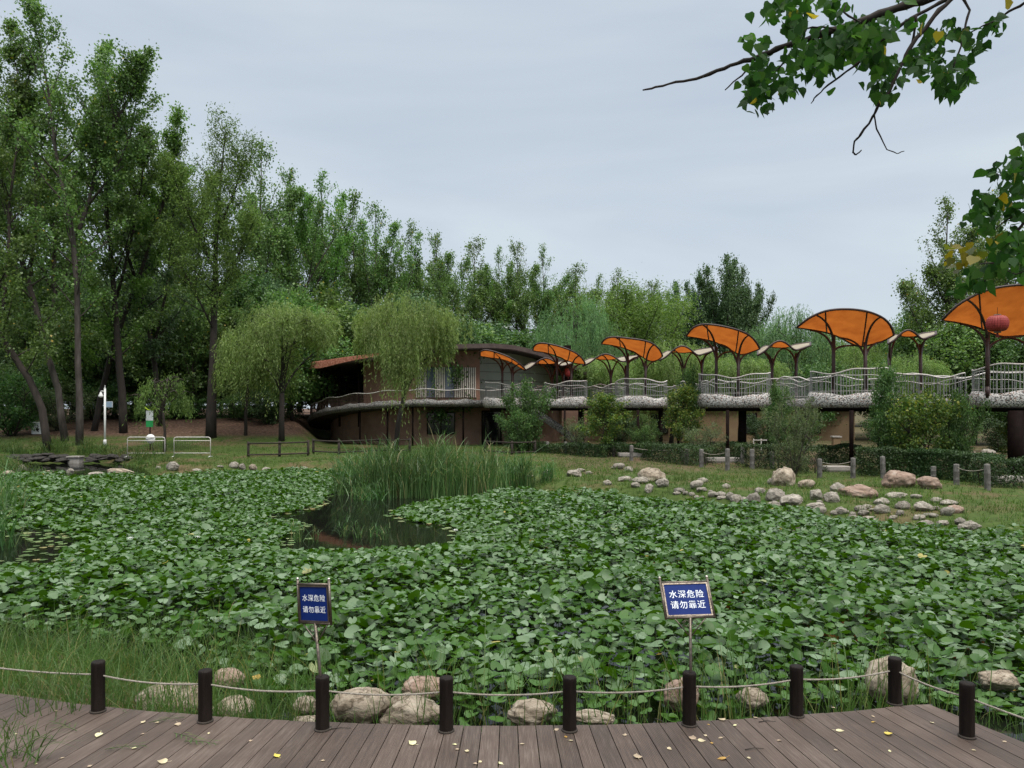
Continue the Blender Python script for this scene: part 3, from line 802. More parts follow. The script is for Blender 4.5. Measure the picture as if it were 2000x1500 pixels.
def willow(seed, H, RAD, lean=0, strands=900, per=44, LL=.20, LW=.042, low=.2, fork=.34, short=None, lift=None, lz=(.6, .8)):
    rg = random.Random(seed); rs = np.random.RandomState(seed); wood = MB()
    tr = [(Vector((0, 0, -.3)), .2 * H / 9), (Vector((lean * .3, 0, H * fork * .5)), .16 * H / 9), (Vector((lean, .1, H * fork)), .14 * H / 9)]
    wood.tube([p for p, r in tr], [r for p, r in tr], 9)
    f0 = tr[-1][0]; tips = []
    nb = 11
    for i in range(nb):
        az = i * 2.4 + rg.uniform(-.3, .3); rr = RAD * (.25 + .65 * rg.random()) * (0.15 if i == 0 else 1)
        ztop = H * (.96 - .34 * (rr / RAD) ** 2) * rg.uniform(.9, 1.0)
        e = Vector((f0.x + math.cos(az) * rr, math.sin(az) * rr, ztop))
        c = f0.lerp(e, .5) + Vector((-math.cos(az) * rr * .18, -math.sin(az) * rr * .18, (ztop - f0.z) * .12))
        pts = [f0 * (1 - t) ** 2 + c * 2 * t * (1 - t) + e * t * t for t in [k / 8 for k in range(9)]]
        wood.tube(pts, [.09 * H / 9 * (1 - .9 * k / 8) for k in range(9)], 5, cap=False)
        for k in range(3, 9): tips.append((pts[k], .6 if k < 6 else 1.1))
        for j in range(6):
            u = rg.uniform(.4, 1); b = pts[int(u * 7.99)]
            a2 = az + rg.uniform(-1.5, 1.5); l2 = RAD * rg.uniform(.2, .5)
            tp = [b, b + Vector((math.cos(a2) * l2 * .5, math.sin(a2) * l2 * .5, l2 * .32)), b + Vector((math.cos(a2) * l2, math.sin(a2) * l2, l2 * .22))]
            wood.tube(tp, [.03, .02, .01], 4, cap=False)
            tips.append((tp[1], 1)); tips.append((tp[2], 1.6))
    T = np.array([tuple(p) for p, q in tips]); wt = np.array([q for p, q in tips]) * rs.uniform(.3, 1.7, len(tips)); wt /= wt.sum()
    idx = rs.choice(len(T), strands, p=wt)
    st = T[idx] + rs.normal(size=(strands, 3)) * np.array([.28, .28, .2]) * RAD / 3.2
    # about half of the strands start on the outside of the crown, in bunches
    ns = int(strands * .5); bun = rs.normal(size=(70, 3)); bun[:, 2] = np.abs(bun[:, 2]) * .9 - .12; bun = unit(bun)
    q = unit(bun[rs.randint(0, 40, ns)] + rs.normal(size=(ns, 3)) * .13)
    rr_ = rs.uniform(.78, 1.0, ns)[:, None]
    st[:ns] = np.array([lean, 0, H * .60]) + q * rr_ * np.array([RAD * .92, RAD * .92, H * .36])
    if lift is not None: st[:, 2] = np.where(lift(st[:, 0] / RAD), np.maximum(st[:, 2], H * rs.uniform(lz[0], lz[1], strands)), st[:, 2])
    az = np.arctan2(st[:, 1], st[:, 0] - lean) + rs.normal(size=strands) * .8
    outw = rs.uniform(.08, .4, strands) * RAD / 3
    Ls = H * rs.uniform(.07, .30, strands) * (.55 + .75 * (np.hypot(st[:, 0] - lean, st[:, 1]) / RAD))
    if short is not None: Ls = Ls * short(st[:, 0] / RAD, st[:, 1] / RAD)
    lng = rs.uniform(size=strands) < .12
    Ls = np.where(lng, Ls * 1.8, Ls)
    Ls = np.minimum(Ls, st[:, 2] - H * low * rs.uniform(.7, 1.7, strands)); Ls = np.maximum(Ls, .2)
    k = np.linspace(0, 1, per)[None, :]
    hor = outw[:, None] * (1 - np.exp(-3 * k)); rise = .25 * np.exp(-((k - .08) / .12) ** 2) * RAD / 3
    X = st[:, 0:1] + np.cos(az)[:, None] * hor + .06 * np.sin(k * 5 + az[:, None] * 7)
    Yv = st[:, 1:2] + np.sin(az)[:, None] * hor + .06 * np.cos(k * 4 + az[:, None] * 5)
    Z = st[:, 2:3] - Ls[:, None] * k ** 1.25 + rise
    pos = np.stack([X, Yv, Z], -1).reshape(-1, 3) + rs.normal(size=(strands * per, 3)) * .035
    dirs = np.tile(np.array([0, 0, -1.0]), (len(pos), 1))
    dirs[:, 0] += np.repeat(np.cos(az), per) * .4; dirs[:, 1] += np.repeat(np.sin(az), per) * .4
    V, Q = cards(pos, LL, LW, rs, dirs, .45, .1)
    return wood, V, Q
w_, V, Q = willow(300, 9, 4.0, 0, 1200, 32, short=lambda x, y: np.where(x > .12, .30, 1.0), lift=lambda x: x > .12, lz=(.72, .90)); proto('willowA', w_, V, Q, 'bark_dark', 'leaf_willow')
w_, V, Q = willow(301, 9, 3.6, .6, 1250, 34, low=.12, short=lambda x, y: np.clip(1.0 - .85 * np.abs(x - .17), .25, 1), lift=lambda x: np.abs(x - .17) > .32, lz=(.62, .84)); proto('willowB', w_, V, Q, 'bark_dark', 'leaf_willow')
w_, V, Q = willow(302, 9, 4.2, 0, 1100, 34); proto('willowC', w_, V, Q, 'bark_dark', 'leaf_willow_cool')
w_, V, Q = willow(303, 3.2, 1.3, 0, 150, 26, .13, .03, low=.3, fork=.5); proto('willowS', w_, V, Q, 'bark_brown', 'leaf_feather')
# upright willow with a loose rounded crown (the big bright tree behind the walkway)
tr = trunkline(10, .24, 310, .04)
w_, V, Q = grow(311, [tr], 26, .16, 5.6, R(62), R(22), pround, 9, 30000, .5, .26, .07, up=.2); proto('roundwillow', w_, V, Q, 'bark_dark', 'leaf_light')

def plant(pname, kindname, px, Y, ytop, wpx, label, group=None, cat='tree', rz=None, ybase=None, parts=('trunk', 'crown')):
    wm_, lm_, H0, W0 = PROTO[pname]
    x = (px - CX) / F * Y
    z0 = zt(x, Y) - .05
    H = EZ - (ytop - HY) / F * Y - z0
    Wm = wpx / F * Y
    rg = random.Random(int(px * 7 + Y * 131 + ytop))
    root = empty(kindname, (x, Y, z0), label, cat, group, rz=rg.random() * 6.28 if rz is None else rz)
    root.scale = (Wm / W0, Wm / W0, H / H0)
    link(parts[0], wm_, root); link(parts[1], lm_, root)
    return root

# ------------------------------------------------------------------ the big trees of the left bank, traced trunks
def traced_tree(seed, Y, lines, label, bark, leaf, group=None, yj=.25, **kw):
    rg = random.Random(seed)
    base = lines[0][0]
    x0 = (base[0] - CX) / F * Y
    z0 = zt(x0, Y) - .1
    o0 = Vector((x0, Y, z0))
    leaders = []
    for li, ln in enumerate(lines):
        ys = 0.0; pts = []; sgn = rg.choice((-1, 1)) * (yj if li else yj * .3)
        for k, (px, py, r) in enumerate(ln):
            p = P(px, py, Y) - o0
            if li == 0 and k == 0: p.z = -.1; p.x = 0
            p.y = sgn * (k ** 1.3)
            pts.append((p, r))
        # refine
        fine = []
        for a, b in zip(pts[:-1], pts[1:]):
            for q in (0, .5):
                fine.append((a[0].lerp(b[0], q) + Vector((rg.uniform(-.05, .05), 0, 0)) * (0 if q == 0 else 1), a[1] * (1 - q) + b[1] * q))
        fine.append(pts[-1])
        leaders.append(fine)
    wood, V, Q = grow(seed, leaders, **kw)
    root = empty('poplar_tree' if leaf != 'leaf_feather' else 'elm_tree', o0, label, 'tree', group)
    link('trunk', wood.mesh('trunk', MT[bark]), root)
    link('crown', np_mesh('crown', V, Q, MT[leaf]), root)
    return root

PK = dict(limb_n=20, t0=.24, limb_len=4.4, ang0=R(62), ang1=R(20), prof=lambda q: .4 + .6 * math.sin(PI * min(1, q + .1)), twig_n=6, sd=.28, LL=.175, LW=.145, up=.38, lead_f=.7)
traced_tree(1, 49.0, [[(155, 868, .25), (156, 760, .20), (155, 660, .18), (156, 560, .165), (151, 470, .15), (135, 380, .13), (122, 300, .10), (112, 190, .07), (95, 90, .04), (82, 32, .02)],
                      [(152, 460, .14), (170, 390, .12), (180, 300, .09), (184, 190, .06), (180, 70, .02)],
                      [(180, 330, .09), (215, 270, .08), (255, 210, .06), (300, 135, .02)],
                      [(172, 400, .08), (215, 340, .06), (245, 260, .05), (262, 110, .02)]],
            'tallest poplar of the left bank, with one straight slim trunk forking high up', 'bark_grey', 'leaf_poplar', 'tall poplars of the left bank',
            leaf_n=26000, **{**PK, 'limb_n': 26})
traced_tree(2, 48.0, [[(95, 866, .26), (84, 800, .22), (60, 740, .20), (30, 690, .19), (0, 640, .17), (-35, 560, .14), (-60, 400, .10), (-70, 200, .05), (-70, 80, .02)],
                      [(0, 640, .12), (10, 520, .10), (5, 400, .08), (15, 250, .05), (30, 110, .02)]],
            'leaning poplar whose dark trunk slants up to the left edge of the photo', 'bark_brown', 'leaf_poplar', 'tall poplars of the left bank', leaf_n=18000, **PK)
traced_tree(3, 51.0, [[(128, 845, .24), (115, 760, .21), (95, 690, .19), (75, 600, .18), (60, 540, .17), (45, 480, .15), (22, 380, .12), (2, 260, .08), (-10, 120, .03)],
                      [(60, 540, .11), (75, 420, .10), (80, 300, .07), (62, 190, .04), (45, 80, .02)]],
            'leaning poplar with a pale mottled trunk curving left just behind the straight pale one', 'bark_grey', 'leaf_poplar', 'tall poplars of the left bank', leaf_n=18000, **PK)
traced_tree(4, 54.0, [[(241, 850, .30), (239, 760, .26), (234, 690, .23), (226, 560, .18), (216, 430, .13), (212, 300, .08), (210, 215, .03)],
                      [(228, 580, .12), (262, 460, .09), (285, 360, .06), (300, 290, .02)]],
            'dark thick-trunked poplar standing upright right of the white camera pole', 'bark_dark', 'leaf_poplar', 'tall poplars of the left bank', leaf_n=17000, **{**PK, 'LL': .19})
traced_tree(5, 55.0, [[(183, 850, .24), (196, 770, .2), (212, 700, .18), (245, 600, .15), (285, 480, .11), (320, 360, .07), (340, 235, .02)]],
            'dark poplar leaning right from behind the white camera pole', 'bark_dark', 'leaf_light', 'tall poplars of the left bank', leaf_n=12000, **{**PK, 'LL': .19})
traced_tree(6, 57.0, [[(312, 850, .24), (308, 760, .2), (300, 680, .18), (285, 600, .16), (255, 500, .13), (240, 400, .09), (235, 300, .03)],
                      [(300, 680, .12), (330, 560, .10), (345, 440, .07), (352, 310, .02)]],
            'dark forked poplar behind the small tree with the green noticeboard', 'bark_dark', 'leaf_dark', 'tall poplars of the left bank', leaf_n=13000, **{**PK, 'LL': .19})
traced_tree(7, 52.5, [[(412, 853, .40), (413, 760, .31), (415, 650, .24), (417, 540, .19), (418, 450, .14), (425, 340, .08), (432, 245, .02)],
                      [(417, 480, .09), (455, 390, .07), (490, 305, .02)],
                      [(416, 520, .09), (375, 430, .07), (340, 330, .02)],
                      [(416, 600, .08), (455, 530, .06), (500, 440, .02)],
                      [(415, 640, .08), (378, 560, .06), (335, 470, .02)]],
            'dark straight-trunked elm with fine yellowish feathery leaves between the barriers and the left willow', 'bark_dark', 'leaf_feather',
            limb_n=30, t0=.42, limb_len=3.8, ang0=R(68), ang1=R(30), prof=lambda q: .9 - .45 * q, twig_n=8, sd=.34, LL=.17, LW=.075, up=.35, leaf_n=30000)

# ------------------------------------------------------------------ trees behind
SK = 'poplars rising behind the round building'
sky_line = [(-15, 62, 60, 170, 'popD', 'poplar cut by the left edge behind the leaning trunks'), (110, 66, 130, 190, 'popB', 'poplar filling the gap behind the straight pale trunk'),
            (262, 68, 250, 190, 'popC', 'bright green poplar between the tall left group and the feathery elm'), (345, 72, 222, 150, 'popA', 'tall airy poplar whose tip rises just right of the tall left group'),
            (505, 74, 268, 150, 'popB', 'poplar with its tip right of the feathery elm'), (565, 78, 312, 120, 'popD', 'poplar over the gap between the elm and the left willow'),
            (630, 80, 322, 150, 'popC', 'broad bright poplar standing above the left willow'), (690, 84, 395, 110, 'popA', 'poplar between the two front willows, far behind'),
            (738, 86, 384, 120, 'popB', 'poplar with a bare pale upper trunk above the right-hand front willow'), (800, 90, 425, 130, 'popA', 'poplar just right of the pale-trunked one'),
            (850, 92, 442, 110, 'popD', 'slim poplar above the crown of the right-hand front willow'), (922, 96, 455, 120, 'popB', 'poplar above the brown roof ridge with sky through its lower crown'),
            (975, 98, 475, 90, 'popC', 'narrow bright poplar left of the twin-tipped pair'), (1012, 97, 460, 100, 'popD', 'left tree of the twin-tipped poplar pair over the roof'),
            (1062, 99, 474, 100, 'popA', 'right tree of the twin-tipped poplar pair over the roof'), (1120, 101, 508, 110, 'popB', 'poplar where the skyline steps down above the first orange canopies'),
            (1165, 104, 530, 90, 'popC', 'short poplar left of the big rounded willow'), (1205, 103, 522, 100, 'popA', 'poplar peeping over the left shoulder of the big rounded willow'),
            (1270, 105, 540, 110, 'popD', 'poplar peeping over the right shoulder of the big rounded willow')]
for px, Y, yt, wd, pr, lb in sky_line:
    plant(pr, 'poplar_tree', px, Y, yt, wd * 1.3, lb, SK)
DK = 'dark dense trees at the right end of the far wood'
for px, Y, yt, wd, pr, lb in [(1322, 108, 545, 62, 'denseB', 'dark dense tree stepping up toward the tall dark clump'), (1370, 106, 520, 58, 'denseA', 'middle dark dense tree left of the tallest dark one'),
                              (1425, 104, 492, 88, 'denseB', 'tallest dark dense tree, an egg-shaped crown against the sky'), (1455, 107, 512, 62, 'denseA', 'dark dense tree that closes the right side of the far wood')]:
    plant(pr, 'poplar_tree', px, Y, yt, wd, lb, DK, rz=px * .37)
# thicket below the skyline: trees one cannot tell apart
rg = random.Random(9)
for i in range(16):
    px = 20 + i * 66 + rg.uniform(-14, 14)
    sk = np.interp(px, [0, 300, 500, 700, 900, 1100], [500, 520, 520, 560, 600, 630])
    plant(['elmA', 'elmB', 'elmA', 'elmC'][i % 4], 'thicket_tree', px, 66 + rg.uniform(-3, 16) + (10 if px > 560 else 0), sk + rg.uniform(-25, 35), rg.uniform(130, 180), 'dark leafy tree crowded in the thicket under the tall poplars', 'trees crowded in the thicket')
for i in range(30):
    px = -60 + i * 74 + rg.uniform(-20, 20)
    plant(['elmA', 'elmB', 'elmA'][i % 3], 'woodland_tree', px, 120 + rg.uniform(-6, 10), rg.uniform(645, 690), rg.uniform(130, 170), 'low dark tree closing the far edge of the wood', 'trees along the far edge of the wood')
# slim bare trunks of the shaded wood behind the berm
tm = MB().tube([(0, 0, -.3), (.05, 0, 3), (-.05, .05, 6.5), (.1, 0, 10)], [.19, .16, .13, .08], 8).mesh('bare_trunk', MT['bark_dark'])
# young trees standing in the wood, each with its own crown above
for i in range(15):
    px = 60 + i * 36 + rg.uniform(-12, 12)
    plant(['popD', 'elmA', 'elmB'][i % 3], 'shaded_tree', px, rg.uniform(60, 68), rg.uniform(520, 620), rg.uniform(80, 120), 'slim dark trunk standing in the shade behind the leaf-strewn berm', 'slim trees in the shade behind the berm')

# willows
plant('willowA', 'willow_tree', 550, 51, 588, 195, 'left weeping willow of the pair in front of the round building, with a dark trunk', rz=.0)
plant('willowB', 'willow_tree', 772, 47, 556, 178, 'right weeping willow in front of the round building, its strands veiling the roof', rz=0.0)
plant('willowS', 'willow_tree', 480, 53, 650, 110, 'low soft willow crown beside the dark elm trunk')
plant('elmC', 'leafy_tree', 868, 58, 600, 100, 'light leafy tree at the right side of the right-hand front willow')
plant('roundwillow', 'willow_tree', 1238, 80, 522, 195, 'big rounded bright green willow with dark fanning limbs behind the third canopy')
plant('willowC', 'willow_tree', 1120, 72, 568, 150, 'cool green weeping willow left of the big rounded one', rz=1.1)
plant('willowC', 'willow_tree', 1172, 70, 612, 105, 'lower cool green willow between the first two orange canopies', rz=2.3)
plant('willowA', 'willow_tree', 1195, 62, 690, 150, 'low yellowish willow behind the railing right of the round building', rz=3.3)
plant('willowB', 'willow_tree', 1310, 60, 655, 150, 'yellowish willow behind the third canopy and its cream awning', rz=.3)
plant('willowA', 'willow_tree', 1445, 58, 692, 150, 'low yellowish willow behind the fourth canopy', rz=4.4)
plant('willowC', 'willow_tree', 1550, 72, 594, 170, 'pale tall willow in the sky gap left of the fifth canopy', rz=5.0)
plant('willowC', 'willow_tree', 1490, 84, 625, 130, 'pale willow beside the dark dense clump', rz=.9)
plant('willowA', 'willow_tree', 1660, 70, 660, 150, 'willow seen under the fifth canopy', rz=1.9)
plant('willowC', 'willow_tree', 1625, 78, 622, 120, 'distant willow over the left tip of the fifth canopy', rz=2.9)
plant('willowB', 'willow_tree', 1790, 56, 680, 130, 'willow behind the awning right of the fifth canopy', rz=2.0)
RT = 'trees at the right edge beyond the walkway'
for px, Y, yt, wd, pr, nm, lb in [(1850, 64, 378, 190, 'popB', 'poplar_tree', 'tall pointed poplar rising left of the overhanging leaves'), (1955, 68, 362, 200, 'popA', 'poplar_tree', 'tall poplar behind the yellow-tinged overhanging leaves'),
                                  (1785, 72, 575, 80, 'elmB', 'leafy_tree', 'small loose tree at the left foot of the tall right poplar'), (1735, 80, 615, 90, 'elmC', 'leafy_tree', 'low tree behind the fifth canopy top'),
                                  (2040, 60, 400, 150, 'popD', 'poplar_tree', 'poplar cut by the right edge of the photo'), (1900, 58, 590, 140, 'elmB', 'leafy_tree', 'leafy tree between the fifth and the last orange canopy'),
                                  (1990, 56, 640, 130, 'elmC', 'leafy_tree', 'leafy tree behind the last orange canopy'), (1840, 60, 655, 110, 'elmC', 'leafy_tree', 'bright leafy tree above the railing between fifth and last canopy'),
                                  (1720, 66, 690, 110, 'elmB', 'leafy_tree', 'leafy tree behind the posts of the fifth canopy'), (1585, 66, 700, 110, 'elmC', 'leafy_tree', 'leafy tree left of the fifth canopy posts')]:
    plant(pr, nm, px, Y, yt, wd, lb, RT)

# shrubs
BU = 'shrubs and small trees in front of the walkway'
for px, Y, yt, wd, pr, nm, lb in [
    (1028, 48, 728, 92, 'bushA', 'shrub', 'tall dark green shrub hiding the start of the walkway by the building'),
    (1010, 47, 790, 70, 'bushA', 'shrub', 'lower dark shrub at the foot of the tall one beside the doorway'),
    (1172, 43, 762, 82, 'saplingY', 'small_tree', 'yellowish small tree under the railing below the third canopy'),
    (1130, 46, 812, 60, 'bushP', 'shrub', 'thin pale shrub beneath the walkway near the stair'),
    (1262, 42, 822, 60, 'bushA', 'shrub', 'green shrub in the shade below the third platform'),
    (1328, 41, 745, 70, 'saplingY', 'small_tree', 'yellow-green small tree left of the fourth platform'),
    (1345, 42, 705, 42, 'saplingG', 'small_tree', 'upper green small tree climbing to the railing beside the fourth platform'),
    (1375, 39, 822, 80, 'bushP', 'shrub', 'low pale shrub with yellowing tips below the fourth platform'),
    (1550, 31, 765, 88, 'bushP', 'shrub', 'slender pale grey-green shrub growing beside the tan boulder'),
    (1520, 36, 742, 48, 'saplingG', 'small_tree', 'light green small tree reaching the railing between fourth and fifth platforms'),
    (1790, 32.0, 748, 138, 'bushY', 'shrub', 'large yellow-green shrub covering the walkway right of the fifth platform'),
    (1738, 33.0, 800, 100, 'bushA', 'shrub', 'dark green shrub at the left side of the large yellow-green one'),
    (1868, 32.0, 745, 90, 'bushA', 'shrub', 'dark green shrub at the right side of the large yellow-green one'),
    (1735, 33, 700, 60, 'saplingG', 'small_tree', 'thin climbing tree reaching up the railing right of the fifth platform'),
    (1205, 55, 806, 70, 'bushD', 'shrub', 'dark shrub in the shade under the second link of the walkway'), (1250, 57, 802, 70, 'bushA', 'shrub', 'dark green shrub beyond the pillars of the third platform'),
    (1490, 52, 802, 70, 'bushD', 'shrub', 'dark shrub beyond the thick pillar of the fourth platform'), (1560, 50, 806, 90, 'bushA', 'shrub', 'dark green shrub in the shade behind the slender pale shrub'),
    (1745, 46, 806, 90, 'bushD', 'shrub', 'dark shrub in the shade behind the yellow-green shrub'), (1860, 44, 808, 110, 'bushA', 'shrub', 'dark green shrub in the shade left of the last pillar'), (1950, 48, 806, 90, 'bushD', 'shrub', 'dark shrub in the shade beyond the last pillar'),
    (1990, 34, 808, 60, 'bushY', 'shrub', 'yellow-tipped shrub at the right edge under the last platform')]:
    plant(pr, nm, px, Y, yt, wd, lb, BU, 'shrub' if nm == 'shrub' else 'tree')
for px, Y, yt, wd, pr, lb in [(22, 53, 715, 150, 'bushA', 'big dark shrub at the left edge under the leaning trunks'), (115, 55, 745, 110, 'bushP', 'grey-green shrub behind the utility cabinet'),
                              (270, 60, 762, 110, 'bushA', 'dark shrub in the shade right of the white camera pole'), (365, 61, 770, 90, 'bushA', 'dark shrub behind the barriers in the shade of the wood'),
                              (60, 58, 690, 160, 'bushA', 'tall dark shrub behind the left leaning trunks'), (180, 60, 735, 110, 'bushA', 'dark shrub behind the pale straight trunk'),
                              (470, 60, 765, 100, 'bushA', 'dark shrub at the end of the low hedge'), (520, 58, 745, 110, 'bushD', 'dark shrub left of the round building')]:
    plant(pr, 'shrub', px, Y, yt, wd, lb, 'shrubs in the shade of the left bank', 'shrub')
# small staked tree beside the barriers
plant('willowS', 'small_tree', 322, 46.5, 722, 92, 'small drooping tree with a pale whitewashed stem beside the barriers')

# ------------------------------------------------------------------ hedges
def hedge(a, b, width, h, label, group, seed, nl=6500, zb=None, LL=.075, LW=.05):
    rs = np.random.RandomState(seed)
    a = Vector(a); b = Vector(b); d = (b - a); Ln = d.length; ang = math.atan2(d.y, d.x)
    mid = (a + b) / 2
    z0 = zt(mid.x, mid.y) if zb is None else zb
    root = empty('hedge', (mid.x, mid.y, z0), label, 'hedge', group, rz=ang)
    u = rs.uniform(-1, 1, (nl, 3))
    face = rs.randint(0, 5, nl)
    pos = u * np.array([Ln / 2, width / 2, h / 2]); pos[:, 2] += h / 2
    jit = np.abs(rs.normal(size=nl)) * .07
    top = face < 2; frt = (face == 2) | (face == 3); 
    wob = .05 * np.sin(pos[:, 0] * 2.1 + seed) + .04 * np.sin(pos[:, 0] * 5.3)
    pos[top, 2] = h + wob[top] - jit[top] + .04
    pos[frt, 1] = -width / 2 + jit[frt]
    pos[face == 4, 1] = width / 2 - jit[face == 4]
    V, Q = cards(pos, LL, LW, rs)
    link('foliage', np_mesh('foliage', V, Q, MT['leaf_hedge']), root)
    m = MB(); rg = random.Random(seed)
    n = max(3, int(Ln / .35))
    for i in range(n):
        x = -Ln / 2 + Ln * (i + .5) / n
        for k in range(3):
            m.tube([(x, rg.uniform(-.1, .1), -.05), (x + rg.uniform(-.15, .15), rg.uniform(-.25, .25), h * .5), (x + rg.uniform(-.3, .3), rg.uniform(-.4, .4) * width, h * .93)], [.014, .01, .005], 4, cap=False)
    m.build('stems', MT['bark_brown'], root)
HG = 'clipped hedges in front of the walkway'
hx = [((1035, 48.6), (1110, 45.8), 868, 'clipped hedge at the left end, below the dark tall shrub'), ((1115, 45.5), (1200, 42.3), 868, 'clipped hedge around the yellowish small tree'),
      ((1268, 40.4), (1382, 36.8), 869, 'clipped hedge below the fourth platform, left of its slab'), ((1450, 35.8), (1598, 32.4), 871, 'clipped hedge behind the slender pale shrub'),
      ((1672, 31.6), (1780, 30.9), 879, 'clipped hedge behind the reddish boulder'), ((1785, 30.9), (1850, 30.0), 881, 'clipped hedge behind the orange-tan boulder'), ((1852, 29.9), (1955, 28.6), 884, 'clipped hedge behind the roped pair of log posts'),
      ((1192, 44.2), (1275, 42.6), 868, 'set-back clipped hedge behind the first pale slab'), ((1378, 42.0), (1456, 41.0), 866, 'set-back clipped hedge behind the slab of the fourth platform'), ((1596, 38.0), (1682, 37.2), 872, 'set-back clipped hedge below the fifth platform')]
for i, ((p0, Y0), (p1, Y1), yt, lb) in enumerate(hx):
    a = ((p0 - CX) / F * Y0, Y0, 0); b = ((p1 - CX) / F * Y1, Y1, 0)
    Ym = (Y0 + Y1) / 2
    h = EZ - (yt - HY) / F * Ym + .1
    hedge(a, b, 1.3, h, lb, HG, 400 + i)
hedge(((1905 - CX) / F * 27.5, 27.5, 0), ((2080 - CX) / F * 27, 27, 0), 1.2, 1.0, 'separate clipped hedge in the right-hand corner beside the last pillar', HG, 420, 5000)
for i, (p0, p1, Y) in enumerate([(195, 330, 62), (335, 470, 62.5), (475, 590, 63)]):
    a = ((p0 - CX) / F * Y, Y, 0); b = ((p1 - CX) / F * Y, Y, 0)
    hedge(a, b, 1.4, EZ - (799 - HY) / F * Y - 1.9 + .3, ['low dark hedge on the berm behind the camera pole', 'low dark hedge on the berm behind the barriers', 'low dark hedge on the berm left of the round building'][i], 'low hedges on the berm', 430 + i, 5000, zb=1.8, LL=.11, LW=.08)

# ------------------------------------------------------------------ stones
STN = []
def stone_meshes():
    for i in range(9):
        bm = bmesh.new(); bmesh.ops.create_icosphere(bm, subdivisions=4, radius=.5)
        off = Vector((i * 7.3, i * 3.1, i * 1.7))
        cuts = []
        rg = random.Random(600 + i)
        for k in range(8 + i % 4):
            n = Vector((rg.gauss(0, 1), rg.gauss(0, 1), rg.gauss(0, .8))).normalized(); cuts.append((n, rg.uniform(.34, .46)))
        for v in bm.verts:
            p = v.co.copy()
            s = 1 + .30 * (noise.noise(p * 1.6 + off)) + .12 * noise.noise(p * 4 + off)
            p = p * s
            for n, dd in cuts:
                e = p.dot(n) - dd
                if e > 0: p -= n * e * .85
            p += v.co.normalized() * (.045 * noise.noise(p * 7 + off) + .024 * noise.noise(p * 17 + off))
            v.co = p
        xs = [v.co.x for v in bm.verts]; zs = [v.co.z for v in bm.verts]; ys = [v.co.y for v in bm.verts]
        for v in bm.verts:
            v.co = Vector(((v.co.x - min(xs)) / (max(xs) - min(xs)) - .5, (v.co.y - min(ys)) / (max(ys) - min(ys)) - .5, (v.co.z - min(zs)) / (max(zs) - min(zs))))
        me = bpy.data.meshes.new('stone'); bm.to_mesh(me); bm.free()
        me.polygons.foreach_set('use_smooth', [True] * len(me.polygons)); me.materials.append(MT['stone'])
        STN.append(me)
stone_meshes()
nst = [0]
def stone(px, pyb, wpx, hpx, mat, label, group=None, name='stone', loc=None, var=None, rz=None):
    i = nst[0]; nst[0] += 1
    rg = random.Random(800 + i)
    p = hit(px, pyb - hpx * .12) if loc is None else Vector(loc)
    wm_ = wpx / F * p.y; hm = hpx / F * p.y
    o = link(name, STN[(i * 4 + 1) % 9 if var is None else var])
    o.location = (p.x, p.y + wm_ * .3, p.z - hm * (.26 if loc is None else .18))
    a = rg.uniform(-.5, .5) if rz is None else rz
    o.rotation_euler = (rg.uniform(-.08, .08), rg.uniform(-.08, .08), a + (PI if rg.random() < .5 else 0))
    o.scale = (wm_ * 1.06, wm_ * rg.uniform(.65, .85), hm * 1.2)
    o.material_slots[0].link = 'OBJECT'; o.material_slots[0].material = MT[mat]
    return tag(o, label, 'stone', group)
A = [(150, 215, 50, 25), (275, 200, 75, 40), (290, 230, 60, 25), (490, 215, 100, 55), (535, 175, 65, 30), (600, 190, 45, 25), (835, 155, 85, 50), (795, 145, 40, 20), (915, 170, 60, 40), (745, 275, 65, 40),
     (890, 250, 100, 42), (1010, 265, 120, 50), (970, 300, 65, 40), (1075, 345, 65, 65), (1180, 300, 90, 70), (1450, 310, 100, 65), (1495, 255, 70, 38), (1315, 335, 80, 35), (1290, 355, 55, 25), (1360, 350, 40, 30), (1410, 365, 45, 30),
     (1490, 335, 75, 35), (1450, 405, 45, 42), (1490, 385, 35, 25), (1570, 375, 65, 45), (1635, 365, 75, 38), (1645, 385, 70, 25), (1675, 305, 65, 40), (1715, 395, 60, 60), (1765, 425, 90, 65), (1825, 430, 55, 55), (1745, 445, 50, 25),
     (1945, 340, 75, 45), (1555, 335, 30, 20)]
B = [(25, 275, 45, 50), (65, 410, 125, 90), (55, 460, 105, 50), (210, 450, 160, 80), (235, 500, 75, 40), (385, 395, 85, 80), (410, 425, 40, 25), (390, 470, 120, 50), (415, 525, 100, 70), (560, 345, 115, 80), (515, 415, 105, 80),
     (590, 510, 90, 55), (525, 510, 50, 35), (735, 490, 80, 45), (665, 525, 50, 40), (760, 525, 75, 40), (785, 455, 65, 30), (815, 475, 40, 20), (675, 550, 75, 25), (805, 585, 110, 55), (905, 435, 110, 55), (910, 510, 105, 70),
     (1070, 475, 95, 65), (1040, 515, 60, 40), (990, 545, 60, 30), (1025, 380, 145, 45), (1170, 385, 75, 35), (1235, 490, 145, 75), (1195, 550, 80, 40), (1250, 600, 105, 40), (1290, 530, 100, 30), (1170, 635, 60, 40), (1380, 600, 85, 40),
     (1325, 415, 85, 40), (1320, 475, 50, 35), (1420, 525, 90, 70), (1515, 590, 70, 50), (1525, 630, 60, 45), (1615, 625, 115, 60)]
RB = 'pale stones strewn over the right bank'
for x, y, ww, hh in A:
    px = 1000 + x * .25; 
    lb = 'pale rounded stone on the grass right of the reeds' if x < 620 else ('pale rounded stone in the group around the big mossy mound' if x < 1250 else 'pale rounded stone strewn between the mossy mound and the tan boulder')
    stone(px, 880 + y * .25, ww * .285, hh * .27, 'stone', lb, RB)
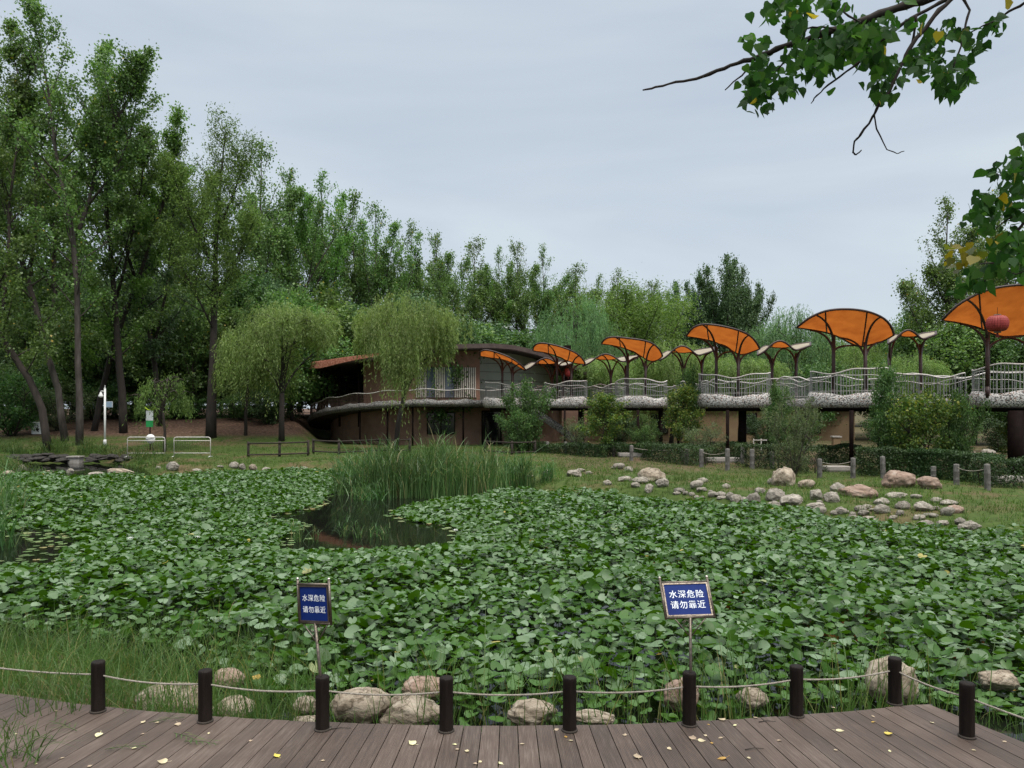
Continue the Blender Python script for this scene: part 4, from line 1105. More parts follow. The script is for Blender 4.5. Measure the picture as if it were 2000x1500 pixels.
for x, y, ww, hh in B:
    lb = 'pale rounded stone below the tan and brown boulders' if x < 620 else 'pale rounded stone strewn between the brown boulder and the right end of the bank'
    stone(1500 + x * .25, 880 + y * .25, ww * .285, hh * .27, 'stone', lb, RB)
BG = 'large boulders on the right bank'
stone(1276, 880 + 265 * .25, 54, 30, 'stone_tan', 'big low mossy mound-shaped boulder above the pale stones', BG, 'boulder', var=0)
stone(1472, 880 + 465 * .25, 28, 31, 'stone', 'upright egg-shaped pale boulder at the edge of the lily pads', BG, 'boulder', var=3)
stone(1538, 880 + 300 * .25, 46, 40, 'stone_tan', 'large rounded tan boulder behind the slender pale shrub stems', BG, 'boulder', var=5)
stone(1579, 880 + 310 * .25, 35, 19, 'stone_tan', 'angular brown boulder right beside the large tan one', BG, 'boulder', var=7)
stone(1684, 880 + 385 * .25, 71, 28, 'stone_red', 'long low pinkish-brown boulder in the middle of the right bank', BG, 'boulder', var=1)
stone(1763, 880 + 310 * .25, 62, 35, 'stone_red', 'peaked reddish boulder in front of the dark hedge', BG, 'boulder', var=4)
stone(1821, 880 + 320 * .25, 43, 26, 'stone_red', 'blocky orange-tan boulder with a crack, right of the reddish one', BG, 'boulder', var=8)
stone(1859, 880 + 435 * .25, 40, 11, 'stone', 'flat grey slab of rock at the right end of the stones', BG, 'boulder', var=2)
stone(1870, 880 + 500 * .25, 33, 17, 'stone_red', 'flat orange rock under the grey slab', BG, 'boulder', var=6)
LB = 'stones along the left shore'
for x, y, ww, hh, lb in [(45, 350, 85, 40, 'tan stone at the far left shore beside the reeds'), (160, 320, 60, 55, 'stacked pale stone by the left inlet'), (350, 345, 110, 35, 'flat tan stone left of the inlet water'), (540, 345, 60, 50, 'small upright stone at the mouth of the inlet'),
                         (885, 340, 215, 45, 'long flat tan boulder right of the inlet'), (730, 345, 110, 25, 'low flat stone just left of the long flat boulder'), (1335, 285, 115, 65, 'pale blocky boulder below the barriers'), (1230, 270, 40, 25, 'small stone left of the pale blocky boulder'),
                         (1525, 290, 90, 22, 'thin flat stone right of the pale blocky boulder'), (1715, 255, 50, 18, 'tiny pale stone on the lawn'), (1820, 270, 80, 50, 'grey boulder, first of the row of four on the far shore'), (1890, 280, 50, 50, 'upright pale boulder, second in the row on the far shore'),
                         (1970, 290, 65, 50, 'pinkish boulder, third in the row on the far shore'), (2078, 298, 70, 42, 'rounded boulder, last in the row of four on the far shore'), (2370, 290, 70, 35, 'lone rounded stone on the shore left of the reeds')]:
    stone(x * .25, 850 + y * .25 - (7 if x < 1000 else 0), ww * .25, hh * .27, 'stone_tan' if 'tan' in lb or 'pink' in lb else 'stone', lb, LB)
stone(1901, 878, 17, 10, 'stone_tan', 'small tan rock under the walkway left of the far pale rock', 'rocks beyond the walkway', loc=(26.4, 44, -.1))
stone(1937, 881, 26, 13, 'stone', 'pale rounded rock beyond the dark pillar', 'rocks beyond the walkway', loc=(27.4, 44, -.1))
# dark stacked stones of the inlet
ni = 0
rg = random.Random(77)
for k in range(64):
    px = rg.choice((rg.uniform(5, 132), rg.uniform(166, 292)))
    p = P(px, 905, rg.uniform(44.6, 46.0))
    o = link('wall_stone', STN[ni % 9]); ni += 1
    o.location = (p.x, p.y, -.66 + rg.uniform(0, .26) + (p.y - 44.6) * .12); o.scale = (rg.uniform(.4, 1.1), rg.uniform(.4, .8), rg.uniform(.12, .3))
    o.rotation_euler = (rg.uniform(-.15, .15), rg.uniform(-.15, .15), rg.uniform(-.6, .6)); o.material_slots[0].link = 'OBJECT'; o.material_slots[0].material = MT['stone_dark']
    tag(o, 'flat dark stone stacked in the low wall of the inlet', 'stone', 'dark stones stacked round the inlet')
# sluice box
sb = empty('sluice_box', (P(148, 905, 45.0).x, 45.0, -.6), 'small grey sluice box with a flat lid between the dark stones of the inlet', 'sluice')
MB().box((0, 0, .18), (.66, .5, .36)).build('box', MT['slab'], sb)
MB().box((0, -.02, .39), (.78, .62, .06)).build('lid', MT['slab'], sb)

# big rocks just below the deck
NB = 'rocks below the deck edge'
for x, y, ww, hh, mt, vv, lb in [(322, 1404, 150, 62, 'stone_tan', 0, 'large long tan rock beyond the deck between the first two posts'), (450, 1404, 80, 42, 'stone_tan', 2, 'rounded tan rock right of the second post'), (596, 1392, 50, 34, 'stone_tan', 5, 'small round rock just left of the tilted sign post'),
                             (600, 1425, 70, 26, 'stone_tan', 6, 'flat pale rock at the deck edge left of the tilted sign post'), (702, 1420, 120, 72, 'stone_tan', 7, 'large blocky rock right of the tilted sign post'), (800, 1425, 120, 62, 'stone_tan', 1, 'wedge-shaped pale rock left of the fourth post'),
                             (825, 1368, 92, 42, 'stone_red', 4, 'pinkish peaked rock behind the wedge-shaped one'), (1038, 1420, 94, 48, 'stone_tan', 8, 'rounded pale rock left of the fifth post'), (1160, 1416, 85, 24, 'stone_tan', 3, 'flat pale rock right of the fifth post'),
                             (1338, 1385, 70, 58, 'stone_red', 5, 'brownish rock behind the upright sign post'), (1475, 1380, 60, 36, 'stone_tan', 0, 'low rock in the leaves left of the seventh post'), (1752, 1368, 100, 84, 'stone_tan', 5, 'tall pale rock standing behind the deck corner post'),
                             (440, 1342, 60, 34, 'stone_red', 7, 'reddish rock in the grass behind the second post'), (1965, 1345, 70, 34, 'stone_tan', 4, 'brown flat rock among the leaves at the right edge')]:
    Yb = 7.05 if y > 1380 else (7.6 if y > 1360 else 8.2)
    p = P(x, y, Yb)
    zb = -.50
    # keep the size of the photograph at that depth
    Yb = F * (EZ + .42) / (y - HY)
    stone(x, y, ww, hh, mt, lb, NB, 'rock', loc=((x - CX) / F * Yb, Yb, -.45), var=vv, rz=0)

# ------------------------------------------------------------------ lily pads
def px2w(poly): return np.array([G(*p) for p in poly])
def cc(pts): return [(450 + x * .325, 850 + y * .325) for x, y in pts]
OPEN = px2w(cc([(190, 500), (400, 458), (540, 420), (570, 372), (640, 345), (900, 345), (1180, 352), (1330, 372), (1180, 410), (1060, 432), (960, 478), (1110, 525), (1330, 548), (1375, 590), (1350, 665), (1130, 690), (850, 705), (640, 705), (290, 700), (300, 640), (340, 612), (425, 552), (400, 530), (250, 522)]))
OPEN2 = px2w([(-140, 1112), (-140, 1035), (10, 1040), (90, 1028), (160, 1062), (120, 1085), (110, 1106), (0, 1112)])
INLET = np.array([G(330, 936), G(285, 905), G(200, 890), G(20, 890), G(0, 926), G(60, 936)])
REEDZ = np.array([(-6.6, 27.0), (-1.2, 27.0), (-.6, 28), (1.3, 29), (2, 33), (-6.6, 31)])
rs = np.random.RandomState(5)
def lily_sites():
    pts = []
    n = 340000
    x = rs.uniform(-30, 17, n); y = rs.uniform(7, 42, n)
    p = np.stack([x, y], 1)
    keep = (np.abs(x) < .72 * y + 1.5)
    p = p[keep]
    d = sdist(p, POND)
    keep = d < -.12
    p, d = p[keep], d[keep]
    do = np.minimum(sdist(p, OPEN), sdist(p, OPEN2))
    k = (do > 0) & (sdist(p, INLET) > 0) & (sdist(p, REEDZ) > 0)
    p, d, do = p[k], d[k], do[k]
    # thinner towards the near shore
    thin = np.clip(.28 + (p[:, 1] - 7.6) / 2.2, .28, 1)
    grass = sstep(-1.6, -3.6, p[:, 0]) * sstep(11.5, 9.0, p[:, 1])
    thin *= 1 - .75 * grass
    k = rs.uniform(size=len(p)) < thin
    return p[k], d[k], do[k]
SP, SDi, SDo = lily_sites()
# even the sites out: drop any that crowd a neighbour on a coarse hash
def thin_sites(p, cell):
    key = {}
    keep = []
    for i, (x, y) in enumerate(p):
        c = (int(x // cell), int(y // cell))
        if key.get(c, 0) < 1: key[c] = 1; keep.append(i)
    return np.array(keep)
kp = thin_sites(SP, .090)
SP, SDi, SDo = SP[kp], SDi[kp], SDo[kp]
print('lily sites', len(SP))

NR = 13
ANG = np.linspace(R(-158), R(158), NR)
def lily_leaves(p, z, size, rs, tilt_sd=R(27)):
    n = len(p)
    az = rs.uniform(0, 2 * PI, n)
    cup = rs.uniform(-.05, .38, n); ph = rs.uniform(0, 2 * PI, n); wv = rs.uniform(.05, .20, n); fold = rs.uniform(-.05, .45, n)
    rad = 1 + .04 * np.sin(3 * ANG[None, :] + ph[:, None])
    rad = rad * np.where(np.abs(ANG) > R(150), .93, 1.0)[None, :]
    rad = rad * (1 + .10 * np.cos(ANG))[None, :]
    x = rad * np.cos(ANG)[None, :]; y = rad * np.sin(ANG)[None, :] * .95
    zz = cup[:, None] * rad ** 2 * .6 + wv[:, None] * np.sin(2 * ANG[None, :] + ph[:, None]) + fold[:, None] * np.abs(y)
    c = np.stack([np.full(n, -.12), np.zeros(n), np.zeros(n)], 1)[:, None, :]
    V = np.concatenate([c, np.stack([x, y, zz], 2)], 1) * size[:, None, None]
    # spin about z, then tilt
    ca, sa = np.cos(az)[:, None], np.sin(az)[:, None]
    V = np.stack([V[..., 0] * ca - V[..., 1] * sa, V[..., 0] * sa + V[..., 1] * ca, V[..., 2]], -1)
    tl = np.abs(rs.normal(size=n)) * tilt_sd; ta = rs.uniform(0, 2 * PI, n)
    k = np.stack([np.cos(ta), np.sin(ta), np.zeros(n)], 1)[:, None, :]
    ct, st_ = np.cos(tl)[:, None, None], np.sin(tl)[:, None, None]
    V = V * ct + np.cross(np.broadcast_to(k, V.shape), V) * st_ + k * (V * k).sum(-1, keepdims=True) * (1 - ct)
    V[..., 0] += p[:, 0:1]; V[..., 1] += p[:, 1:2]; V[..., 2] += z[:, None]
    return V
tri = np.array([[0, j + 1, j + 2] for j in range(NR - 1)])
def height_field(p, d, do):
    h = .25 + .12 * np.sin(p[:, 0] * 1.3 + 1.7 * np.sin(p[:, 1] * .8)) * np.sin(p[:, 1] * 1.1 + p[:, 0] * .4) + .05 * np.sin(p[:, 0] * 3.1 - p[:, 1] * 2.3)
    h = np.clip(h, .1, .52) + .04
    edge = sstep(.0, 3.2, do) * sstep(0, .9, -d)
    return h * (.2 + .8 * edge) * np.where(p[:, 1] > 30, .75, 1.0)
hz = height_field(SP, SDi, SDo)
n = len(SP)
near = np.argsort(SP[:, 1])[:290]
isn = np.zeros(n, bool); isn[near] = True
zl = WZ + .015 + hz * rs.uniform(.25, 1.3, n) ** .8
szl = rs.uniform(.058, .094, n) * rs.choice([.62, .85, 1.0, 1.28], n, p=[.14, .2, .5, .16])
far = ~isn
VL = lily_leaves(SP[far], zl[far], szl[far], rs)
m_ = len(VL)
Fq = (np.arange(m_)[:, None, None] * (NR + 1) + tri[None]).reshape(-1, 3)
me = np_mesh('lily_leaves', VL.reshape(-1, 3), Fq, MT['lily'], True)
tag(link('lily_leaves', me), 'dense carpet of overlapping heart-shaped lily leaves covering the pond', 'lily leaves', kind='stuff')
# the nearest pads one by one, each on its stalk
LM = []
for i in range(10):
    v = lily_leaves(np.zeros((1, 2)), np.zeros(1), np.ones(1) * .08, np.random.RandomState(40 + i), R(16))[0]
    m = MB(); m.add([Vector(q) for q in v], [tuple(int(a) for a in t_) for t_ in tri], 0, True)
    c = Vector(v[0]); rg = random.Random(i)
    e = Vector((rg.uniform(-.06, .06), rg.uniform(-.06, .06), -.32))
    m.tube([c - Vector((0, 0, .002)), c.lerp(e, .5) + Vector((rg.uniform(-.02, .02), 0, 0)), e], .0035, 5, 1, cap=False)
    LM.append(m.mesh('lily_pad', [MT['lily'], MT['reed']]))
for j, i in enumerate(near):
    o = link('lily_pad', LM[j % 10]); o.location = (SP[i, 0], SP[i, 1], zl[i]); o.rotation_euler = (0, 0, rs.uniform(0, 6.28)); s = szl[i] / .08; o.scale = (s, s, 1)
    tag(o, 'green lily pad on its stalk among the nearest ones below the deck', 'lily pad', 'nearest lily pads below the deck')
# stalks under the carpet
nsel = rs.choice(np.where(far)[0], 5200, replace=False)
vv = []; ff = []
for i in nsel:
    x, y, z = SP[i, 0], SP[i, 1], zl[i]
    if y > 15: continue
    e = rs.uniform(-.08, .08, 2); b = len(vv)
    for k, (qx, qy, qz) in enumerate(((x, y, z - .005), (x + e[0], y + e[1], WZ - .05))):
        vv += [(qx - .003, qy, qz), (qx + .003, qy, qz), (qx, qy + .004, qz)]
    for k in range(3): ff.append((b + k, b + (k + 1) % 3, b + 3 + (k + 1) % 3, b + 3 + k))
tag(link('lily_stems', np_mesh('lily_stems', vv, ff, MT['reed'])), 'thin green lily stalks rising from the dark water', 'lily stems', kind='stuff')

# floating flat pads at the rims of the open water
def rim_pads():
    n = 9000
    x = rs.uniform(-24, 3, n); y = rs.uniform(13, 31, n); p = np.stack([x, y], 1)
    d1 = sdist(p, OPEN); d2 = sdist(p, OPEN2); d = np.minimum(d1, d2)
    side = (np.abs(d) < .28) | ((d1 < 0) & (d1 > -.75) & ((x > .6) | ((x < -4.9) & (y < 19)))) | ((d2 < 0) & (d2 > -.9) & (x > -12.6))
    k = side & (sdist(p, POND) < -.1) & (rs.uniform(size=n) < .9)
    p = p[k]
    return p[thin_sites(p, .17)]
RP = rim_pads()
V_ = lily_leaves(RP, np.full(len(RP), WZ + .012) + rs.uniform(0, .012, len(RP)), rs.uniform(.06, .11, len(RP)), rs, R(2))
V_[..., 2] = WZ + .010 + (V_[..., 2] - WZ - .010) * .12 + rs.uniform(0, .012, len(RP))[:, None]
Fq = (np.arange(len(RP))[:, None, None] * (NR + 1) + tri[None]).reshape(-1, 3)
tag(link('floating_leaves', np_mesh('floating_leaves', V_.reshape(-1, 3), Fq, MT['pad'], True)), 'small yellowish pads floating flat round the open water', 'floating leaves', kind='stuff')
# white water-lily flowers
def flower_mesh():
    m = MB()
    for ring, (nn, tl, ln) in enumerate([(8, R(25), .055), (7, R(50), .048), (5, R(72), .04)]):
        for k in range(nn):
            a = k * 2 * PI / nn + ring * .4
            d = Vector((math.cos(a), math.sin(a), 0)); up = Vector((0, 0, 1)); s = Vector((-d.y, d.x, 0))
            t_ = d * math.cos(tl) + up * math.sin(tl)
            m.add([d * .006, d * .006 + t_ * ln * .55 + s * .012, d * .006 + t_ * ln, d * .006 + t_ * ln * .55 - s * .012], [(0, 1, 2, 3)], 0, True)
    return m.mesh('flower', MT['white'])
fm = flower_mesh()
for px, py in [(338, 1056), (386, 1056), (330, 1064), (1205, 1003), (890, 1042), (255, 1058)]:
    x, y = G(px, py, WZ + .2)
    o = link('lily_flower', fm); o.location = (x, y, WZ + .26); o.scale = (1.3, 1.3, 1.3)
    tag(o, 'small white lily flower open among the leaves', 'flower', 'white lily flowers')

# ------------------------------------------------------------------ reeds and grasses
def blades(base, height, width, rs, lean=.35, seg=4, droop=.5):
    """bent grass blades as strips of quads"""
    n = len(base)
    az = rs.uniform(0, 2 * PI, n); fa = rs.uniform(0, 2 * PI, n)
    d = np.stack([np.cos(az), np.sin(az)], 1); s = np.stack([np.cos(fa), np.sin(fa)], 1)
    le = np.abs(rs.normal(size=n)) * lean; dr = rs.uniform(0, 1, n) ** 2 * droop
    V = np.zeros((n, seg + 1, 2, 3))
    for k in range(seg + 1):
        t = k / seg
        h = height * (t - dr * .55 * t ** 3)
        o = height * (le * t + dr * t ** 2.6)
        w = width * (1 - t) ** .6 * .5 if k < seg else width * .04
        cx = base[:, 0] + d[:, 0] * o; cy = base[:, 1] + d[:, 1] * o; cz = base[:, 2] + h
        V[:, k, 0] = np.stack([cx - s[:, 0] * w, cy - s[:, 1] * w, cz], 1)
        V[:, k, 1] = np.stack([cx + s[:, 0] * w, cy + s[:, 1] * w, cz], 1)
    idx = np.arange(n)[:, None] * (seg + 1) * 2
    Q = np.stack([np.stack([idx[:, 0] + 2 * k, idx[:, 0] + 2 * k + 1, idx[:, 0] + 2 * k + 3, idx[:, 0] + 2 * k + 2], 1) for k in range(seg)], 1).reshape(-1, 4)
    return V.reshape(-1, 3), Q

def reed_clump(cx, cy, rx, ry, n, h, label, seed, z=WZ - .05, w=.03, lean=.085, droop=.6, name='reed_clump', mat='reed', grp=None, hvar=.3):
    rs = np.random.RandomState(seed)
    a = rs.uniform(0, 2 * PI, n); r = np.sqrt(rs.uniform(0, 1, n))
    b = np.stack([np.cos(a) * r * rx, np.sin(a) * r * ry, np.zeros(n)], 1)
    H = h * rs.uniform(1 - hvar, 1.08, n) * (1 - .25 * r ** 3) * (.9 + .14 * np.sin(a * 5 + seed) * r + .1 * np.sin(b[:, 0] * 3.1 + seed))
    V1, Q1 = blades(b, H, w, rs, lean, 6, droop)
    root = empty(name, (cx, cy, z), label, 'reeds' if name == 'reed_clump' else 'grass tuft', grp)
    link('stalks', np_mesh('stalks', V1, Q1, MT[mat]), root)
    # arching side leaves higher up
    k = rs.choice(n, int(n * .9)); t = rs.uniform(.5, .95, len(k))
    b2 = b[k].copy(); b2[:, 2] = H[k] * t * .97; b2[:, :2] += rs.normal(size=(len(k), 2)) * .04
    V2, Q2 = blades(b2, h * rs.uniform(.22, .42, len(k)), w * 1.05, rs, .5, 5, 1.2)
    link('leaves', np_mesh('leaves', V2, Q2, MT[mat]), root)
    return root
RG_ = 'reed clumps at the pond edge'
reed_clump(-3.0, 28.6, 2.45, 1.4, 1250, 2.15, 'large dense clump of tall green reeds in the middle of the pond edge', 1, grp=RG_)
reed_clump(-5.6, 29.0, 1.2, 1.0, 300, 1.8, 'looser reeds at the left end of the large clump, leaning over the water', 2, lean=.25, droop=.9, grp=RG_)
reed_clump(-.1, 30.2, .9, .8, 170, 1.7, 'thin reeds just right of the large clump', 3, grp=RG_)
reed_clump(.55, 29.8, .35, .3, 110, 1.75, 'narrow upright reed tuft, first to the right of the large clump', 4, lean=.06, grp=RG_)
reed_clump(1.35, 30.0, .3, .3, 90, 1.55, 'narrow upright reed tuft at the right end of the reeds', 5, lean=.06, grp=RG_)
reed_clump(-4.9, 27.0, .8, .4, 80, .8, 'low sprawling reeds trailing into the open water', 6, lean=.7, droop=1.2, grp=RG_)
reed_clump(-12.3, 17.2, .9, 1.3, 260, 1.75, 'coarse reeds at the left edge of the photo over the dark water', 7, lean=.22, droop=.9, grp=RG_)
reed_clump(-15.5, 22.5, 1.0, 1.5, 240, 1.6, 'reeds at the left edge behind the coarse ones', 8, lean=.2, droop=.8, grp=RG_)
for k, (px, py) in enumerate([(585, 1050), (613, 1052), (672, 1040), (700, 1042), (728, 1040), (752, 1046), (575, 1046)]):
    x, y = G(px, py + 8)
    reed_clump(x, y, .13, .1, 14, .55, 'short sedge tuft standing in the open water', 20 + k, w=.018, lean=.3, droop=1.0, name='sedge_tuft', grp='sedge tufts in the open water')

def scatter(n, xr, yr, ok, h, w, rs, lean=.4, seg=2, droop=.6, clump=None):
    x = rs.uniform(*xr, n); y = rs.uniform(*yr, n)
    p = np.stack([x, y], 1)
    k = ok(p); p = p[k]
    if clump is not None: p = np.repeat(p, clump, 0) + rs.normal(size=(len(p) * clump, 2)) * .05
    z = np.maximum(zterrain(p[:, 0], p[:, 1]) - .02, WZ - .06)
    hh = h * rs.uniform(.45, 1.3, len(p))
    return blades(np.concatenate([p, z[:, None]], 1), hh, w, rs, lean, seg, droop)
def lawn_ok(p):
    d = sdist(p, POND); z = zterrain(p[:, 0], p[:, 1])
    inb = (np.abs(p[:, 0]) < .70 * p[:, 1] + 1)
    dens = .5 + .5 * np.sin(p[:, 0] * .8 + 2 * np.sin(p[:, 1] * .5)) * np.sin(p[:, 1] * .9)
    keep = rs.uniform(size=len(p)) < (.35 + .65 * dens)
    under = (p[:, 0] > 3) & (p[:, 1] > 47 - p[:, 0] * .85)
    return (d > .15) & inb & keep & (z < .62) & ~(under & (rs.uniform(size=len(p)) < .8))
V1, Q1 = scatter(52000, (-36, 27), (17, 53), lawn_ok, .12, .022, rs, .5, 2, .6, clump=4)
V2, Q2 = scatter(9000, (-26, 18), (18, 46), lambda p: (sdist(p, POND) > 0) & (sdist(p, POND) < np.where(p[:, 0] > 0, 6.5, 2.2)) & (np.abs(p[:, 0]) < .7 * p[:, 1]), .26, .016, rs, .4, 3, .7, clump=6)
V = np.concatenate([V1, V2]); Q = np.concatenate([Q1, Q2 + len(V1)])
tag(link('lawn_grass', np_mesh('lawn_grass', V, Q, MT['grass'])), 'short uneven lawn grass on the banks round the pond', 'grass', kind='stuff')
# tall grass at the near left shore and thin sedges along the deck
def near_ok(p):
    edge = np.hypot(p[:, 0] - DC.x, p[:, 1] - DC.y)
    off = edge < DR - .06
    g = sstep(-1.3, -3.0, p[:, 0]) * sstep(11.8, 8.2, p[:, 1])
    return off & (rs.uniform(size=len(p)) < g) & (p[:, 1] > 6.3)
V1, Q1 = scatter(17000, (-9, -1), (6.3, 11.5), near_ok, .50, .010, rs, .35, 5, .9)
def near_ok2(p):
    edge = np.hypot(p[:, 0] - DC.x, p[:, 1] - DC.y)
    rgt = (p[:, 0] - E0.x) * ED.y - (p[:, 1] - E0.y) * ED.x
    off = (edge < DR - .06) | (rgt < -.05)
    return off & (p[:, 1] > 5.2) & (p[:, 1] < 8.4 + .2 * p[:, 0]) & (rs.uniform(size=len(p)) < .3 + .5 * np.sin(p[:, 0] * 2.3) ** 2)
V2, Q2 = scatter(3200, (-3, 6.5), (5.3, 8.4), near_ok2, .36, .0075, rs, .28, 5, .9)
V3, Q3 = scatter(1500, (-3.4, 4.4), (7.0, 8.3), near_ok2, .95, .012, rs, .22, 6, .5)
V = np.concatenate([V1, V2, V3]); Q = np.concatenate([Q1, Q2 + len(V1), Q3 + len(V1) + len(V2)])
tag(link('shore_grass', np_mesh('shore_grass', V, Q, MT['tallgrass'])), 'long loose grass growing along the near shore beside the deck', 'grass', kind='stuff')
for k, (px, py, hh, n_) in enumerate([(20, 885, .9, 160), (60, 888, .7, 130), (112, 884, 1.0, 150), (182, 886, .9, 150), (228, 890, .8, 130), (280, 896, .7, 120), (255, 915, .5, 90), (305, 905, .5, 90), (40, 925, .7, 120), (8, 915, .9, 130), (92, 930, .5, 70)]):
    p = hit(px, py)
    reed_clump(p.x, p.y, 1.0, .5, n_, hh, 'rank grass tuft overhanging the dark stones of the inlet', 50 + k, z=max(p.z, WZ) - .05, w=.03, lean=.45, droop=1.0, name='grass_tuft', mat='tallgrass', grp='grass tufts round the inlet')
# grass blades that reach over the deck at the lower left
reed_clump(-3.72, 5.62, .3, .2, 46, .42, 'coarse grass tuft growing through the deck at the lower left corner', 31, z=-.03, w=.012, lean=.5, droop=1.0, name='grass_tuft', mat='tallgrass')
reed_clump(-3.95, 6.6, .3, .15, 36, .50, 'grass tuft poking over the deck edge near the leftmost post', 32, z=-.03, w=.009, lean=.35, droop=.9, name='grass_tuft', mat='tallgrass')

# ------------------------------------------------------------------ the round building
BC = Vector((-5.67, 67.0, 0))
def bp(al, r, z):
    """point on the building's circle: al = degrees from the front towards the left"""
    a = R(al)
    return Vector((BC.x - math.sin(a) * r, BC.y - math.cos(a) * r, z))
def al_of(px, r):
    best = None
    for k in range(-900, 901):
        al = k * .1; p = bp(al, r, 0); q = CX + F * p.x / p.y
        if best is None or abs(q - px) < best[0]: best = (abs(q - px), al)
    return best[1]
def zroof(x): return float(np.interp(x, [-17.9, -14, -10.2, -7, -3.85, -1.5, 0, 1.5, 3.1, 5, 6.7], [5.95, 6.1, 6.38, 6.75, 7.1, 7.2, 7.15, 6.9, 6.5, 5.9, 5.4]))
bld = empty('round_building', (BC.x, BC.y, -.1), 'round brown two-storey building with a tilted curved roof, half hidden by willows', 'building')
def brel(m):   # meshes are built in world coordinates and shifted under the building's base
    me = m
    me.transform(Matrix.Translation(-Vector((BC.x, BC.y, -.1))))
    return me
def bpart(name, mb, mats, parent=None):
    me = brel(mb.mesh(name, mats))
    return link(name, me, parent or bld)
def arc(a0, a1, n): return [a0 + (a1 - a0) * i / n for i in range(n + 1)]
# lower wall
m = MB(); als = arc(-100, 180, 70)
lw_w = (al_of(835, 9.9), al_of(888, 9.9)); lw_d = (al_of(941, 9.9), al_of(978, 9.9))
m.grid([[bp(a, 9.9, -.2) for a in als], [bp(a, 9.9, 3.1) for a in als]], 0, True)
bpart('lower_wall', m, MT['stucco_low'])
# dark window and doorway of the lower storey
m = MB(); a0, a1 = lw_w
aa = arc(a0, a1, 6)
m.grid([[bp(a, 9.94, .75) for a in aa], [bp(a, 9.94, 2.25) for a in aa]])
wn = bpart('window', m, MT['darkglass'])
m = MB()
for a in (a0, (a0 + a1) / 2, a1): m.tube([bp(a, 9.96, .72), bp(a, 9.96, 2.28)], .035, 6)
for z in (.72, 2.28): m.tube([bp(a, 9.96, z) for a in aa], .035, 6)
bpart('frame', m, MT['pillar'], wn)
m = MB(); aa = arc(lw_d[0], lw_d[1], 4)
m.grid([[bp(a, 9.94, -.15) for a in aa], [bp(a, 9.94, 2.35) for a in aa]])
dr = bpart('door', m, MT['darkglass'])
m = MB()
for a in lw_d: m.tube([bp(a, 9.97, -.15), bp(a, 9.97, 2.4)], .05, 6)
m.tube([bp(a, 9.97, 2.4) for a in aa], .05, 6)
bpart('frame', m, MT['pillar'], dr)
# upper wall, ends and shutters
aR = al_of(937, 10.7); als = arc(aR, 31, 24)
m = MB()
m.grid([[bp(a, 10.7, 2.9) for a in als], [bp(a, 10.7, zroof(bp(a, 10.7, 0).x) - .1) for a in als]])
e = bp(aR, 10.7, 0); e2 = bp(aR - 1.5, 9.4, 0)
m.add([(e.x, e.y, 2.9), (e2.x, e2.y, 2.9), (e2.x, e2.y, 6.9), (e.x, e.y, 6.95)], [(0, 1, 2, 3)])
bpart('upper_wall', m, MT['stucco'])
for px0, px1, kind in [(814, 832, 's'), (833, 850.5, 'w'), (851.5, 868, 's'), (869, 887.5, 'w'), (889, 928, 's')]:
    a0, a1 = al_of(px0, 10.75), al_of(px1, 10.75)
    aa = arc(a0, a1, 4)
    m = MB()
    if kind == 'w':
        m.grid([[bp(a, 10.73, 3.42) for a in aa], [bp(a, 10.73, 5.62) for a in aa]])
        wn = bpart('window', m, MT['glass'])
        m = MB()
        for a in (a0, a1): m.tube([bp(a, 10.76, 3.4), bp(a, 10.76, 5.64)], .03, 6)
        for z in (3.4, 5.64): m.tube([bp(a, 10.76, z) for a in aa], .03, 6)
        bpart('frame', m, MT['roofdark'], wn)
    else:
        m.grid([[bp(a, 10.73, 3.42) for a in aa], [bp(a, 10.73, 5.62) for a in aa]])
        bk = bpart('shutter', m, MT['roofdark'])
        n = max(5, int(abs(a1 - a0) / .75)); m = MB()
        for k in range(n + 1):
            a = a0 + (a1 - a0) * k / n
            m.box(bp(a, 10.80, 4.52), (.075, .05, 2.2), Matrix.Rotation(-R(a), 3, 'Z'))
        bpart('slats', m, MT['slat'], bk)
# pale green curved wall on the right, dark interior on the left
m = MB(); als = arc(-95, aR + 2, 30)
m.grid([[bp(a, 9.3, 2.9) for a in als], [bp(a, 9.3, zroof(bp(a, 9.3, 0).x) - .1) for a in als]])
gw = bpart('glazed_wall', m, MT['greenwall'])
m = MB()
for z in (4.1, 4.75, 5.4, 6.05): m.tube([bp(a, 9.32, z) for a in als], .018, 4)
bpart('joint_rail', m, MT['roofdark'], gw)
m = MB(); als = arc(24, 140, 30)
m.grid([[bp(a, 6.6, 1.6) for a in als], [bp(a, 6.6, 6.4) for a in als]])
bpart('veranda_wall', m, MT['stucco'])
for a in (34, 47, 60, 74, 88):
    MBx = MB().tube([bp(a, 10.6, 1.2), bp(a, 10.6, zroof(bp(a, 10.6, 0).x) - .15)], .09, 8)
    bpart('veranda_post', MBx, MT['pillar'])
